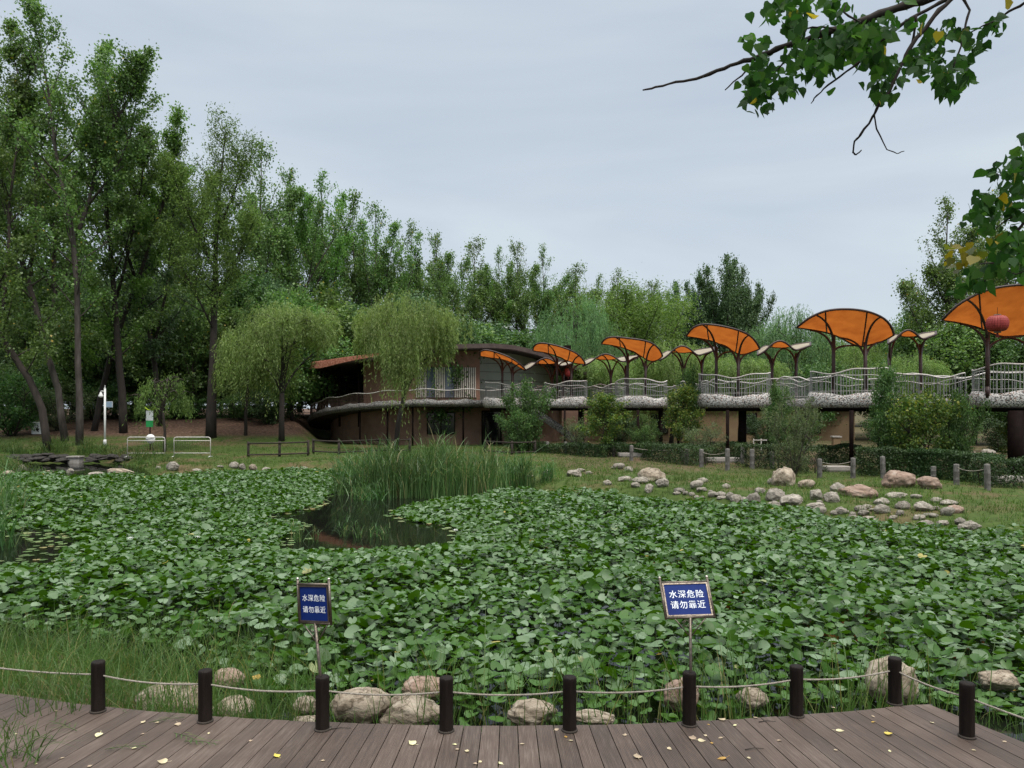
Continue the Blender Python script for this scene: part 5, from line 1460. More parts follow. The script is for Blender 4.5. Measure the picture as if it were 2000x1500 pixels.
# roof: a curved plate, its fascia brown on the right and ribbed red on the left
rows = []
rr = [0.02, 3, 6, 9, 11, 12.3]
als = arc(-180, 180, 96)
m = MB()
top = [[(lambda p: Vector((p.x, p.y, zroof(p.x) + .02)))(bp(a, r, 0)) for a in als] for r in rr]
bot = [[p - Vector((0, 0, .30)) for p in row] for row in top]
m.grid(top, 0, True, True); m.grid(bot, 0, True)
m.grid([top[-1], bot[-1]], 0, False)
rf = bpart('roof', m, MT['roofbrown'])
m = MB(); al2 = arc(-95, 12, 40)
m.grid([[(lambda p: Vector((p.x, p.y, zroof(p.x) + .10)))(bp(a, 12.36, 0)) for a in al2], [(lambda p: Vector((p.x, p.y, zroof(p.x) - .22)))(bp(a, 12.36, 0)) for a in al2]], 0, False)
bpart('fascia', m, MT['roofbrown'], rf)
m = MB()
for k in range(440):
    a = 12 + (98 - 12) * k / 440; r_ = 12.38 + (.05 if k % 2 else 0)
    a2 = 12 + (98 - 12) * (k + 1) / 440; r2 = 12.38 + (.05 if (k + 1) % 2 else 0)
    p, q = bp(a, r_, 0), bp(a2, r2, 0)
    hh = float(np.interp(a, [12, 30, 45, 90], [.12, .34, .56, .42]))
    m.add([(p.x, p.y, zroof(p.x) + .16), (p.x, p.y, zroof(p.x) + .16 - hh), (q.x, q.y, zroof(q.x) + .16 - hh), (q.x, q.y, zroof(q.x) + .16)], [(0, 1, 2, 3)])
bpart('ribbed_fascia', m, MT['tilered'], rf)['label'] = 'ribbed red-orange roof edge'
# ring gallery with its pebble-mosaic edge, sinking to the ground on the left
def zring(al): return float(np.interp(al, [-70, 8, 29, 46, 60, 80, 100, 125], [2.75, 2.75, 2.5, 2.2, 1.85, 1.2, .75, .35]))
als = arc(-62, 125, 90)
m = MB()
prof = [(11.55, -.02), (11.74, .10), (11.80, .24), (11.72, .40), (11.60, .50)]
rows = []
for r_, dz in prof:
    rows.append([bp(a, r_, zring(a) + dz + (.05 * math.sin(a * .42) + .04 * math.sin(a * .95) if dz > .3 else 0)) for a in als])
m.grid(rows)
rg_ = bpart('mosaic_edge', m, MT['mosaic_dull_shade'])
m = MB()
m.grid([[bp(a, 9.0, zring(a) + .12) for a in als], [bp(a, 11.7, zring(a) + .12) for a in als]])
m.grid([[bp(a, 9.2, zring(a) - .10) for a in als], [bp(a, 11.62, zring(a) - .04) for a in als]])
bpart('gallery', m, MT['roofdark'])
m = MB()
m.tube([bp(a, 11.55, zring(a) + 1.22 + .06 * math.sin(a * .42 + .5)) for a in als], .035, 6)
hr_m = m
m = MB()
for k in range(300):
    a = -60 + 185 * k / 300
    m.tube([bp(a, 11.55, zring(a) + .42), bp(a, 11.55, zring(a) + 1.2 + .06 * math.sin(a * .42 + .5))], .011, 4, cap=False)
rl = bpart('railing', m, MT['rail_brown'])
bpart('handrail', hr_m, MT['rail'], rl)
for px in (703, 757, 806, 905):
    a = al_of(px, 11.2)
    m = MB().tube([bp(a, 11.2, -.2), bp(a, 11.2, zring(a) + .02)], .07, 8); bpart('gallery_post', m, MT['pillar'])
# curved stair down from the gallery
m = MB(); sp = [P(1036, 806, 54.2), P(1062, 818, 53.6), P(1092, 838, 53.2), P(1122, 862, 53.0)]
def bez(pts, n):
    out = []
    for i in range(n + 1):
        t = i / n * (len(pts) - 1); k = min(int(t), len(pts) - 2); out.append(pts[k].lerp(pts[k + 1], t - k))
    return out
ctr = bez(sp, 16)
stp = MB()
for i, p in enumerate(ctr):
    stp.box(p + Vector((0, .55, -.05)), (.34, 1.3, .06)); stp.box(p + Vector((.15, .55, -.12)), (.03, 1.28, .14))
st = bpart('stair', stp, MT['roofdark'])
for dy in (-.15, 1.25):
    m = MB(); rws = [[], [], [], []]
    for p in ctr:
        q = p + Vector((0, dy, 0))
        for j, (yy, zz) in enumerate(((0, -.2), (-.06, .05), (-.05, .30), (.05, .40))): rws[j].append(q + Vector((0, yy, zz)))
    m.grid(rws, 0, True); m.grid([[p + Vector((0, .12, 0)) for p in r_] for r_ in rws], 0, True, True)
    bpart('stair_parapet', m, MT['mosaic_dull_shade'], st)
# pink-brown end wall behind the stair
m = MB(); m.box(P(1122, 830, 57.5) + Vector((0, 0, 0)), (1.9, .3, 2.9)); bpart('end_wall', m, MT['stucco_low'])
m = MB().box(P(1108, 715, 56.0) , (.5, .5, 3.0)); bpart('gate_pillar', m, MT['pillar'])
# red lantern by the gallery and the far white bird
def lantern(loc, r, h, label):
    root = empty('lantern', loc, label, 'lantern', 'red paper lanterns')
    m = MB(); n = 26
    pr = [(.3 * r, -h)] + [(r * (.3 + .7 * math.sin(PI * k / 10) ** .7), -h * math.cos(PI * k / 10)) for k in range(1, 10)] + [(.3 * r, h)]
    vs = []
    for q, z in pr:
        for j in range(n * 2): 
            a = PI * j / n; rr = q * (1.0 if j % 2 else .955); vs.append((rr * math.cos(a), rr * math.sin(a), z))
    k = len(pr); nn = n * 2
    m.add(vs, [(i * nn + j, i * nn + (j + 1) % nn, (i + 1) * nn + (j + 1) % nn, (i + 1) * nn + j) for i in range(k - 1) for j in range(nn)], 0, False)
    m.build('shade', MT['lantern'], root)
    c = MB().lathe([(.32 * r, h), (.32 * r, h + .12 * r), (.01, h + .14 * r)], n=16); c.lathe([(.01, -h - .14 * r), (.32 * r, -h - .12 * r), (.32 * r, -h)], n=16); c.build('cap', MT['stone_red'], root)
    t_ = MB()
    for j in range(9): 
        a = j * .7; t_.tube([(.05 * math.cos(a) * r, .05 * math.sin(a) * r, -h * 1.1), (.13 * math.cos(a) * r, .13 * math.sin(a) * r, -h * 1.1 - .5 * r)], .01 + .01 * r, 4, cap=False)
    t_.build('tassel', MT['lantern'], root)
    MB().tube([(0, 0, h), (0, 0, h + .55 * r + .1)], .008, 4).build('cord', MT['pillar'], root)
    return root

# ------------------------------------------------------------------ the elevated walkway
ZB = 2.62         # underside of the platforms: at eye level
DZ = .70          # height of the mosaic edge
PODS = [(990, 54.0, 3.4), (1101, 52.0, 2.9), (1246, 48.0, 3.3), (1428, 41.0, 3.75), (1662, 36.0, 3.6), (2005, 32.0, 3.7)]
def podc(i):
    px, Y, wd = PODS[i]; return Vector(((px - CX) / F * Y, Y, 0))
way = empty('elevated_walkway', (podc(3).x, podc(3).y, -.1), 'elevated walkway with pebble-mosaic edged platforms and wavy pale railings on dark pillars', 'walkway')
def wpart(name, mb, mats, parent=None):
    me = mb.mesh(name, mats); me.transform(Matrix.Translation(-Vector(way.location))); return link(name, me, parent or way)
# front line: alternates platform arcs and set-back links
def pod_arc(i, n=22):
    c = podc(i); wd = PODS[i][2]
    nx_ = podc(min(i + 1, 5)) - podc(max(i - 1, 0)); nx_.z = 0; d = nx_.normalized()
    d = (d * .55 + Vector((1, 0, 0)) * .45).normalized()
    f = Vector((d.y, -d.x, 0))
    if f.y > 0: f = -f
    out = []
    for k in range(n + 1):
        a = PI * k / n
        cx_ = -math.cos(a); sx_ = math.sin(a) ** .55
        out.append(c + d * (cx_ * wd / 2) + f * (sx_ * 1.05 - .55))
    return out, d, f
def wave(s, ph): return .075 * math.sin(s * 2.0 + ph) + .03 * math.sin(s * 4.7 + ph * 2)
def path_len(pts):
    s = [0]
    for a, b in zip(pts[:-1], pts[1:]): s.append(s[-1] + (b - a).length)
    return s
def fascia(pts, name, ph, h=DZ, bulge=.14, z0=ZB):
    s = path_len(pts); m = MB(); rows = []
    nrm = []
    for i in range(len(pts)):
        t_ = (pts[min(i + 1, len(pts) - 1)] - pts[max(i - 1, 0)]).normalized(); n_ = Vector((t_.y, -t_.x, 0))
        nrm.append(n_)
    for fr, bz in ((0, -.4), (.14, .55), (.32, .95), (.55, 1.0), (.75, .9), (.9, .6), (1, .1), (1.0, -1.5)):
        rows.append([p + n_ * (bulge * bz) + Vector((0, 0, z0 + h * fr + (wave(si, ph) * fr))) for p, n_, si in zip(pts, nrm, s)])
    m.grid(rows)
    return wpart(name, m, MT['mosaic'])
def railing(pts, ph, name='railing', z0=ZB + DZ, inset=.12, step=.13, h=1.05):
    s = path_len(pts); tot = s[-1]
    def at(q):
        for i in range(len(s) - 1):
            if s[i + 1] >= q: 
                f = (q - s[i]) / max(1e-6, s[i + 1] - s[i]); return pts[i].lerp(pts[i + 1], f)
        return pts[-1].copy()
    n = int(tot / step); bars = MB(); hr = MB(); mid = MB(); p1 = []; p2 = []; p3 = []
    for k in range(n + 1):
        q = tot * k / n; p = at(q); wv = wave(q * .8, ph) * 1.5
        zt_ = z0 + h + wv; zm = z0 + h * .72 + wave(q * .8, ph + 1.2) * 1.5
        bars.tube([p + Vector((0, 0, z0 - .06)), p + Vector((0, 0, zt_))], .016, 4, cap=False)
        p1.append(p + Vector((0, 0, zt_))); p2.append(p + Vector((0, 0, zm))); p3.append(p + Vector((0, 0, z0 + .10)))
    o = wpart(name, bars, MT['rail_bar'])
    hr.tube(p1, .036, 6); wpart('handrail', hr, MT['rail'], o)
    mid.tube(p2, .018, 5); mid.tube(p3, .012, 4); wpart('middle_rail', mid, MT['rail'], o)
arcs = [pod_arc(i) for i in range(6)]
for i in range(6):
    a, d, f = arcs[i]
    fascia(a, 'mosaic_edge', i * 1.7)
    railing([p - f * .12 for p in a], i * 2.1 + .4)
    # platform slab and underside
    back = [a[-1] - f * 3.1, a[0] - f * 3.1]
    poly = list(a) + back
    m = MB(); n = len(poly)
    vs = [Vector((p.x, p.y, ZB + .50)) for p in poly] + [Vector((p.x, p.y, ZB + .0)) for p in poly]
    m.add(vs, [tuple(range(n)), tuple(reversed(range(n, 2 * n)))] + [(k, (k + 1) % n, n + (k + 1) % n, n + k) for k in range(n)])
    wpart('platform', m, MT['roofdark'])
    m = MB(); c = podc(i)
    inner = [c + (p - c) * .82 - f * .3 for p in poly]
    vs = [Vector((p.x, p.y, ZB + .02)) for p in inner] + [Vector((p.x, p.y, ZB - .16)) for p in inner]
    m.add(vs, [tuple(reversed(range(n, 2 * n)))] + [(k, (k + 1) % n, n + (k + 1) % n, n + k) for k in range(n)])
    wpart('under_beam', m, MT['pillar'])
    # link to the next platform, set back
    if i < 5:
        b, d2, f2 = arcs[i + 1]
        p0 = a[-1] - f * 1.5; p1 = b[0] - f2 * 1.5
        ln = [p0.lerp(p1, k / 14) for k in range(15)]
        fascia(ln, 'mosaic_edge', i + .6, h=.44, bulge=.08)
        railing(ln, i * 1.3 + 2, z0=ZB + .5)
        m = MB(); bk0 = a[-1] - f * 3.0; bk1 = b[0] - f2 * 3.0
        q = [p0, p1, bk1, bk0]
        vs = [Vector((p.x, p.y, ZB + .5)) for p in q] + [Vector((p.x, p.y, ZB - .02)) for p in q]
        m.add(vs, [(0, 1, 2, 3), (7, 6, 5, 4), (0, 4, 5, 1), (1, 5, 6, 2), (2, 6, 7, 3), (3, 7, 4, 0)])
        wpart('platform', m, MT['roofdark'])
# back railing along the whole walkway
bl = []
for i in range(6):
    a, d, f = arcs[i]; bl += [a[0] - f * 2.95, a[-1] - f * 2.95]
railing(bl, .9, step=.24, z0=ZB + .5)
# pillars under the platforms
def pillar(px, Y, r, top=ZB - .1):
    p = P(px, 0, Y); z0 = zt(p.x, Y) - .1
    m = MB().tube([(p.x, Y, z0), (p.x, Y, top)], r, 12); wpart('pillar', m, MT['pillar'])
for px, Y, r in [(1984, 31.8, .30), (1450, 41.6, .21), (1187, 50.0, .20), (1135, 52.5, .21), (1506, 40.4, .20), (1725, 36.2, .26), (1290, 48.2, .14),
                 (1246, 47.2, .085), (1421, 40.2, .085), (1663, 35.2, .095), (1103, 51.2, .07), (1325, 46, .08)]:
    pillar(px, Y, r)

# ------------------------------------------------------------------ canopies
def interp_line(pts, n):
    P_ = np.array(pts, float); s = np.r_[0, np.cumsum(np.hypot(*(P_[1:] - P_[:-1]).T))]; q = np.linspace(0, s[-1], n)
    # gentle rounding of the traced corners
    X = np.interp(q, s, P_[:, 0]); Y = np.interp(q, s, P_[:, 1])
    for _ in range(2):
        X[1:-1] = (X[:-2] + 2 * X[1:-1] + X[2:]) / 4; Y[1:-1] = (Y[:-2] + 2 * Y[1:-1] + Y[2:]) / 4
    return np.stack([X, Y], 1)
def canopy(front, back, Yf, Yb, cols, Ycol, label, group, sag=.12, arms=True, rib_u=(.30, .68), tip=.35):
    nu, nv = 25, 9
    fr, bk = interp_line(front, nu), interp_line(back, nu)
    Ym = (Yf + Yb) / 2
    cx_ = np.mean([c[0] for c in cols])
    base = Vector(((cx_ - CX) / F * Ycol, Ycol, ZB + .5))
    rows = []
    Sg = []
    for j in range(nv):
        v = j / (nv - 1); row = []
        for i in range(nu):
            u = i / (nu - 1)
            sp = tip + (1 - tip) * math.sin(PI * min(1, max(0, u))) ** .6      # the two edges meet towards the tips
            yf = Ym + (Yf - Ym) * sp; yb = Ym + (Yb - Ym) * sp
            a = P(fr[i, 0], fr[i, 1], yf); b = P(bk[i, 0], bk[i, 1], yb)
            p = a.lerp(b, v); p.z -= sag * 4 * v * (1 - v) * math.sin(PI * u)
            row.append(p - base)
        rows.append(row)
    root = empty('canopy', base, label, 'canopy', group)
    m = MB(); m.grid(rows, 0, True); fb = m.build('fabric', MT['fabric'], root)
    rim = rows[0] + [r_[-1] for r_ in rows[1:]] + rows[-1][::-1] + [r_[0] for r_ in rows[-2:0:-1]]
    m = MB(); m.tube(rim + [rim[0]], .055, 6, cap=False)
    for u in rib_u:
        i = int(u * (nu - 1)); m.tube([rows[j][i] - Vector((0, 0, .03)) for j in range(nv)], .035, 5)
    m.build('frame', MT['maroon'], root)
    def pt(u, v):
        i = min(nu - 1, max(0, int(round(u * (nu - 1))))); j = min(nv - 1, max(0, int(round(v * (nv - 1))))); return rows[j][i] - Vector((0, 0, .05))
    u_of = lambda px: float(np.interp(px, fr[:, 0], np.linspace(0, 1, nu)))
    ar = MB()
    for ci, (px, pytop, dY) in enumerate(cols):
        y = Ycol + dY
        top = P(px, pytop, y) - base
        z0 = ZB + .45 - base.z
        cm_ = MB().tube([(top.x, top.y, z0), (top.x, top.y, top.z)], .085, 10)
        cm_.tube([(top.x, top.y, z0 - .02), (top.x, top.y, z0 + .45)], .088, 10)
        cm_.build('column', MT['maroon'], root)
        uc = u_of(px)
        for du, v in ((-.24, .97), (.22, .97), ((-.16 if ci == 0 else .14), .03)):
            e = pt(min(.97, max(.03, uc + du)), v)
            s = Vector(top) - Vector((0, 0, .75 if v > .5 else .3))
            c = Vector((s.x + (e.x - s.x) * .18, s.y + (e.y - s.y) * .18, s.z + (e.z - s.z) * .85))
            ar.tube([s * (1 - t) ** 2 + c * 2 * t * (1 - t) + e * t * t for t in [k / 9 for k in range(10)]], [.06 - .018 * k / 9 for k in range(10)], 6)
    ar.build('arms', MT['maroon'], root)
    return root
OG = 'orange canopies over the platforms'
def z4(pts): return [(900 + .3 * x, 550 + .3 * y) for x, y in pts]
def z5(pts): return [(1400 + .3 * x, 550 + .3 * y) for x, y in pts]
canopy(z5([(525, 295), (600, 235), (700, 190), (800, 178), (900, 180), (1000, 197), (1090, 237), (1140, 290), (1152, 338)]), z5([(525, 298), (640, 315), (720, 330), (800, 360), (870, 400), (930, 428), (990, 412), (1080, 388), (1152, 347)]),
       34.6, 37.4, [(1628, 655, .2), (1690, 668, -.3)], 36.0, 'fifth orange canopy, arched high against the sky right of the gap', OG)
canopy(z4([(1470, 350), (1510, 295), (1580, 275), (1680, 285), (1790, 310), (1870, 340), (1920, 385), (1945, 432)]), z4([(1470, 355), (1540, 365), (1640, 385), (1720, 420), (1780, 455), (1815, 480), (1870, 465), (1945, 438)]),
       39.6, 42.4, [(1399, 678, .2), (1442, 690, -.3)], 41.0, 'fourth orange canopy from the building, in front of the dark dense trees', OG)
canopy(z4([(918, 400), (935, 370), (985, 358), (1080, 368), (1180, 380), (1250, 400), (1300, 445), (1312, 480)]), z4([(918, 405), (985, 412), (1060, 430), (1130, 455), (1190, 495), (1230, 520), (1280, 515), (1312, 486)]),
       46.6, 49.4, [(1226, 690, .2), (1261, 705, -.3)], 48.0, 'third orange canopy, below the big rounded willow', OG)
canopy(z4([(470, 432), (485, 405), (530, 398), (620, 415), (700, 440), (760, 470), (800, 510), (808, 530)]), z4([(470, 450), (540, 458), (610, 475), (660, 500), (710, 520), (760, 534), (808, 536)]),
       50.6, 53.4, [(1088, 700, .2), (1116, 712, -.3)], 52.0, 'second orange canopy, just right of the brown roof', OG)
canopy(z4([(125, 458), (150, 443), (210, 453), (290, 480), (350, 510), (400, 550), (420, 572)]), z4([(125, 485), (200, 495), (270, 502), (330, 522), (370, 550), (420, 578)]),
       52.4, 54.6, [(981, 708, .2), (1001, 716, -.3)], 53.6, 'first orange canopy, overlapping the brown building', OG)
canopy(z5([(1472, 245), (1560, 155), (1680, 85), (1780, 45), (1900, 26), (2000, 18), (2120, 28), (2230, 90), (2310, 190), (2330, 230)]), z5([(1472, 250), (1600, 270), (1720, 300), (1800, 345), (1880, 365), (1950, 350), (2080, 350), (2200, 310), (2330, 238)]),
       30.6, 33.4, [(1929, 650, .2), (2020, 660, -.3)], 32.0, 'last and nearest orange canopy, cut by the right edge of the photo', OG)
AG = 'wavy cream awnings between the orange canopies'
def awning(x0, x1, y0, y1, Y, cols, label):
    fr = [(0, 1), (.14, .74), (.28, .22), (.42, 0), (.56, .22), (.70, .72), (1, .36)]; bk = [(0, .70), (.14, .36), (.28, .46), (.42, .50), (.56, .48), (.70, .30), (1, .16)]
    f = lambda l: [(x0 + (x1 - x0) * a, y0 + (y1 - y0) * b) for a, b in l]
    canopy(f(fr), f(bk), Y - 1.2, Y + 1.2, cols, Y, label, AG, sag=.05, tip=.8)
awning(1735, 1828, 643, 672, 39.0, [(1737, 690, 0), (1798, 672, 0)], 'cream awning right of the fifth orange canopy')
awning(1480, 1583, 664, 694, 44.5, [(1508, 700, 0), (1555, 690, 0)], 'cream awning between the fourth and the fifth orange canopy')
awning(1288, 1394, 674, 704, 50.5, [(1335, 712, 0), (1371, 702, 0)], 'cream awning between the third and the fourth orange canopy')
awning(1138, 1246, 690, 715, 53.5, [(1193, 722, 0), (1222, 714, 0)], 'cream awning between the second and the third orange canopy')
awning(1024, 1125, 698, 724, 55.2, [(1078, 732, 0), (1100, 726, 0)], 'cream awning between the first and the second orange canopy')
lantern(P(1948, 632, 29.6), 20 / F * 29.6, 15.5 / F * 29.6, 'dark red ribbed lantern hanging from the nearest orange canopy')
lantern(P(1110, 728, 54.6), 7 / F * 54.6, 8 / F * 54.6, 'small bright red lantern hanging by the building gate')

# ------------------------------------------------------------------ ochre building seen under the walkway
ob = empty('low_building', (16.0, 68.0, -.1), 'low ochre building seen between the walkway pillars', 'building')
m = MB().box((0, 0, 1.4), (26, 6, 2.9)); m.build('wall', MT['ochre'], ob)
m = MB().box((0, -.1, 2.93), (26.6, 6.8, .14)); m.build('roof', MT['roofbrown'], ob)
for x in (-3.5, 9.4, 4.0):
    wn = MB().box((x, -3.02, 1.45), (1.3, .06, 1.6)).build('window', MT['darkglass'], ob)
    f = MB()
    for s in (-1, 1): f.box((x + s * .68, -3.04, 1.45), (.07, .08, 1.74)); f.box((x, -3.04, 1.45 + s * .84), (1.29, .08, .07))
    f.build('frame', MT['pillar'], wn)
# small stone information pillar
ip = empty('stone_pillar', (P(1633, 864, 52).x, 52, .0), 'small ochre stone pillar with a flat cap on the grass under the fifth platform', 'pillar')
MB().box((0, 0, .28), (.48, .35, .76)).build('shaft', MT['ochre'], ip); MB().box((0, 0, .70), (.62, .46, .09)).build('cap', MT['slab'], ip)
# white low rails far under the walkway
for px0, px1, py, Y, lb in [(1472, 1502, 862, 50, 'low pale fence far under the walkway behind the fourth platform')]:
    fr_ = empty('low_fence', (P(px0, 0, Y).x, Y, -.1), lb, 'fence'); Lx = (px1 - px0) / F * Y
    m = MB()
    for z in (.35, .65): m.box((Lx / 2, 0, z), (Lx, .04, .05))
    m.build('rail', MT['rail'], fr_)
    for k in range(3): MB().box((Lx * k / 2, .03, .36), (.06, .05, .75)).build('post', MT['rail'], fr_)

# ------------------------------------------------------------------ log posts and rope in front of the hedge
LPOST = [(1069, 862, 885), (1105, 862, 888), (1139, 863, 886), (1164, 868, 889), (1170, 868, 892), (1198, 869, 892), (1233, 869, 900), (1334, 871, 901), (1341, 876, 908), (1370, 876, 913), (1421, 875, 919), (1469, 876, 916), (1508, 881, 916),
         (1601, 895, 934), (1666, 893, 934), (1725, 890, 934), (1823, 910, 937), (1868, 905, 947), (1929, 905, 958), (1450, 868, 905)]
WH = ['at the left end below the dark tall shrub', 'second from the left under the second platform', 'third from the left in the line', 'left one of a close pair by the yellowish small tree', 'right one of a close pair by the yellowish small tree',
      'standing alone below the third platform', 'in front of the first pale stone slab', 'left one of a tilted pair below the fourth platform', 'leaning one of a tilted pair below the fourth platform', 'on the bare brown patch of earth',
      'under the thin pole of the fourth platform', 'right of the stone slab below the fourth platform', 'half hidden by the slender pale shrub', 'behind the angular brown boulder left of the slab', 'at the thin pole of the fifth platform',
      'right of the fifth platform in front of the dark hedge', 'short one behind the orange-tan boulder', 'left one of the roped pair at the right', 'right one of the roped pair, nearest of all', 'small one beside the stone slab in the hedge gap']
lpm = MB().lathe([(.108, -.1), (.105, 0), (.1, .25), (.106, .27), (.098, .3), (.1, .62), (.107, .64), (.1, .67), (.098, .93), (.092, .985), (.02, 1.0), (.001, 1.0)], n=14).mesh('log_post', MT['concpost'])
lpos = []
for i, (px, y0, y1) in enumerate(LPOST):
    p = hit(px, y1); hgt = (y1 - y0) / F * p.y
    o = link('log_post', lpm); o.location = (p.x, p.y, p.z - .02); s = .95 if i > 12 else 1.0; o.scale = (s, s, hgt)
    o.rotation_euler = (0, R(-7) if i == 8 else random.Random(i).uniform(-.03, .03), i * 1.0)
    tag(o, 'grey log-shaped post ' + WH[i], 'post', 'grey log-shaped posts along the hedge'); lpos.append((p, hgt))
for i, j, lb in [(17, 18, 'rope slung between the two nearest log posts at the right'), (13, 14, 'rope slung between the log posts in front of the fifth platform'), (9, 10, 'rope slung from the post on the bare earth to its right neighbour'), (6, 7, 'rope slung between the log posts before the first stone slab')]:
    (a, ha), (b, hb) = lpos[i], lpos[j]
    A_ = a + Vector((0, 0, ha * .82)); B_ = b + Vector((0, 0, hb * .82)); pts = []
    for k in range(13):
        t = k / 12; q = A_.lerp(B_, t); q.z -= .12 * 4 * t * (1 - t); pts.append(q)
    tag(MB().tube(pts, .013, 6).build('rope', MT['rope']), lb, 'rope', 'ropes between the log posts')
# stone slabs
for px, py, wd, hh, lb in [(1238, 893, 58, 6, 'pale stone slab below the third platform'), (1415, 904, 66, 7, 'pale stone slab in the hedge gap below the fourth platform'), (1640, 922, 56, 6, 'pale stone slab at the foot of the fifth platform pole'), (1975, 944, 70, 7, 'stone slab step at the last dark pillar')]:
    p = hit(px, py); sbm = MB(); W_ = wd / F * p.y
    rg = random.Random(px)
    n = 12; top = []; 
    for k in range(n):
        a = 2 * PI * k / n; c_, s_ = math.cos(a), math.sin(a)
        top.append((W_ / 2 * (abs(c_) ** .45) * (1 if c_ > 0 else -1) * rg.uniform(.95, 1.03), .5 * (abs(s_) ** .45) * (1 if s_ > 0 else -1) * rg.uniform(.92, 1.05)))
    vs = [(x, y, .22) for x, y in top] + [(x * 1.02, y * 1.02, .08) for x, y in top] + [(x * .9, y * .9, -.1) for x, y in top]
    sbm.add(vs, [tuple(range(n))] + [(r_ * n + (k + 1) % n, r_ * n + k, (r_ + 1) * n + k, (r_ + 1) * n + (k + 1) % n) for r_ in (0, 1) for k in range(n)])
    o = sbm.build('stone_slab', MT['slab']); o.location = (p.x, p.y + .4, p.z); tag(o, lb, 'slab', 'stone slabs along the hedge')

# ------------------------------------------------------------------ left bank furniture
# camera pole
pz = hit(205, 871); Yc = pz.y; hp = (871 - 760) / F * Yc
cp = empty('camera_pole', pz, 'white pole carrying a dome camera on a short arm beside the dark trunks', 'pole')
m = MB().tube([(0, 0, -.1), (0, 0, hp)], .065, 10); m.lathe([(.1, 0), (.1, .35), (.066, .4)], n=10); m.lathe([(.07, hp), (.07, hp + .05), (.015, hp + .08), (.01, hp + .25)], n=8); m.build('pole', MT['white'], cp)
aw = 8 / F * Yc
MB().tube([(0, 0, hp - .16), (-aw * .7, 0, hp - .13), (-aw, 0, hp - .14), (-aw, 0, hp - .22)], .03, 6).build('arm', MT['white'], cp)
MB().lathe([(.01, 0), (.06, -.02), (.09, -.12), (.15, -.22), (.15, -.30), (.08, -.34), (.02, -.35)], (-aw, 0, hp - .2), 12).build('dome_camera', MT['white'], cp)
# small blue board on a trunk, utility cabinet, green noticeboard, white disc, lime hanger
p = P(211, 790, 53.0); bb = empty('notice_plate', p, 'small pale blue plate fixed to a dark trunk behind the camera pole', 'plate')
MB().box((0, 0, 0), (.55, .03, .36)).build('plate', MT['signblue'], bb); MB().box((0, .03, 0), (.62, .03, .43)).build('frame', MT['palegrey'], bb)
p = hit(75, 848); hc = 22 / F * p.y; wc = 20 / F * p.y
uc = empty('utility_cabinet', p, 'pale grey utility cabinet with a dark emblem at the foot of the leaning trunk', 'cabinet')
MB().box((0, 0, hc / 2), (wc, .4, hc)).build('body', MT['palegrey'], uc); MB().box((0, -.02, hc + .03), (wc * 1.12, .48, .06)).build('lid', MT['white'], uc)
em = MB(); em.lathe([(.001, -.005), (.11, -.005), (.11, .005), (.001, .005)], n=14); em.tube([(0, .1, 0), (.05, .2, 0), (.02, .32, 0)], .03, 5); em.tube([(-.02, -.1, 0), (.09, -.17, 0)], .03, 5)
me = em.mesh('emblem', MT['black']); me.transform(Matrix.Translation((.06, -.212, hc * .42)) @ Matrix.Rotation(R(90), 4, 'X')); link('emblem', me, uc)
p = hit(333, 872); nb = empty('noticeboard', (p.x, 45.8, p.z), 'tall noticeboard, pale above and green below, on a post at the small tree', 'board')
zb = EZ - (834 - HY) / F * 45.8 - p.z; zt_ = EZ - (802 - HY) / F * 45.8 - p.z
MB().box((0, 0, zb + (zt_ - zb) * .70), (.42, .04, (zt_ - zb) * .60)).build('upper_panel', MT['palegrey'], nb); MB().box((0, 0, zb + (zt_ - zb) * .2), (.42, .042, (zt_ - zb) * .398)).build('lower_panel', MT['green'], nb)
MB().tube([(0, .06, -.1), (0, .06, zt_ - .05)], .035, 8).build('post', MT['pillar'], nb)
# crowd barriers
def barrier(px0, px1, pyt, pyb, label):
    p = hit((px0 + px1) / 2, pyb); W_ = (px1 - px0) / F * p.y; H_ = (pyb - pyt) / F * p.y
    root = empty('crowd_barrier', p, label, 'barrier', 'white tube barriers on the lawn')
    m = MB(); r = .12
    path = [(-W_ / 2, 0, .0), (-W_ / 2, 0, H_ - r), (-W_ / 2 + r * .3, 0, H_ - r * .3), (-W_ / 2 + r, 0, H_), (W_ / 2 - r, 0, H_), (W_ / 2 - r * .3, 0, H_ - r * .3), (W_ / 2, 0, H_ - r), (W_ / 2, 0, .0)]
    m.tube(path, .026, 8); m.tube([(-W_ / 2, 0, H_ - .2), (W_ / 2, 0, H_ - .2)], .022, 6); m.tube([(-W_ / 2, 0, .2), (W_ / 2, 0, .2)], .022, 6)
    m.build('frame', MT['rail'], root)
    b = MB()
    for k in range(1, 15): x = -W_ / 2 + W_ * k / 15; b.tube([(x, 0, .2), (x, 0, H_ - .2)], .006, 4)
    b.build('bars', MT['dullsteel'], root)
    for s in (-1, 1): MB().tube([(s * W_ / 2, -.3, -.01), (s * W_ / 2, 0, .03), (s * W_ / 2, .3, -.01)], .02, 6).build('foot', MT['white'], root)
    return p, H_
b1, H1 = barrier(249, 322, 854, 892, 'left white tube barrier, with the round white board behind its top rail')
barrier(340, 411, 854, 892, 'right white tube barrier on the lawn')
dz_ = EZ - (857 - HY) / F * (b1.y + .25)
ds = empty('round_board', (P(294, 857, b1.y + .25).x, b1.y + .25, b1.z), 'round white board on a dark thin stake behind the left barrier', 'board')
me = MB().lathe([(.001, -.012), (.27, -.012), (.27, .012), (.001, .012)], n=24).mesh('disc', MT['white']); me.transform(Matrix.Translation((0, 0, dz_ - b1.z)) @ Matrix.Rotation(R(90), 4, 'X')); link('disc', me, ds)
MB().tube([(.25, .03, -.05), (-.02, .03, dz_ - b1.z + .1)], .02, 6).build('stake', MT['black'], ds)
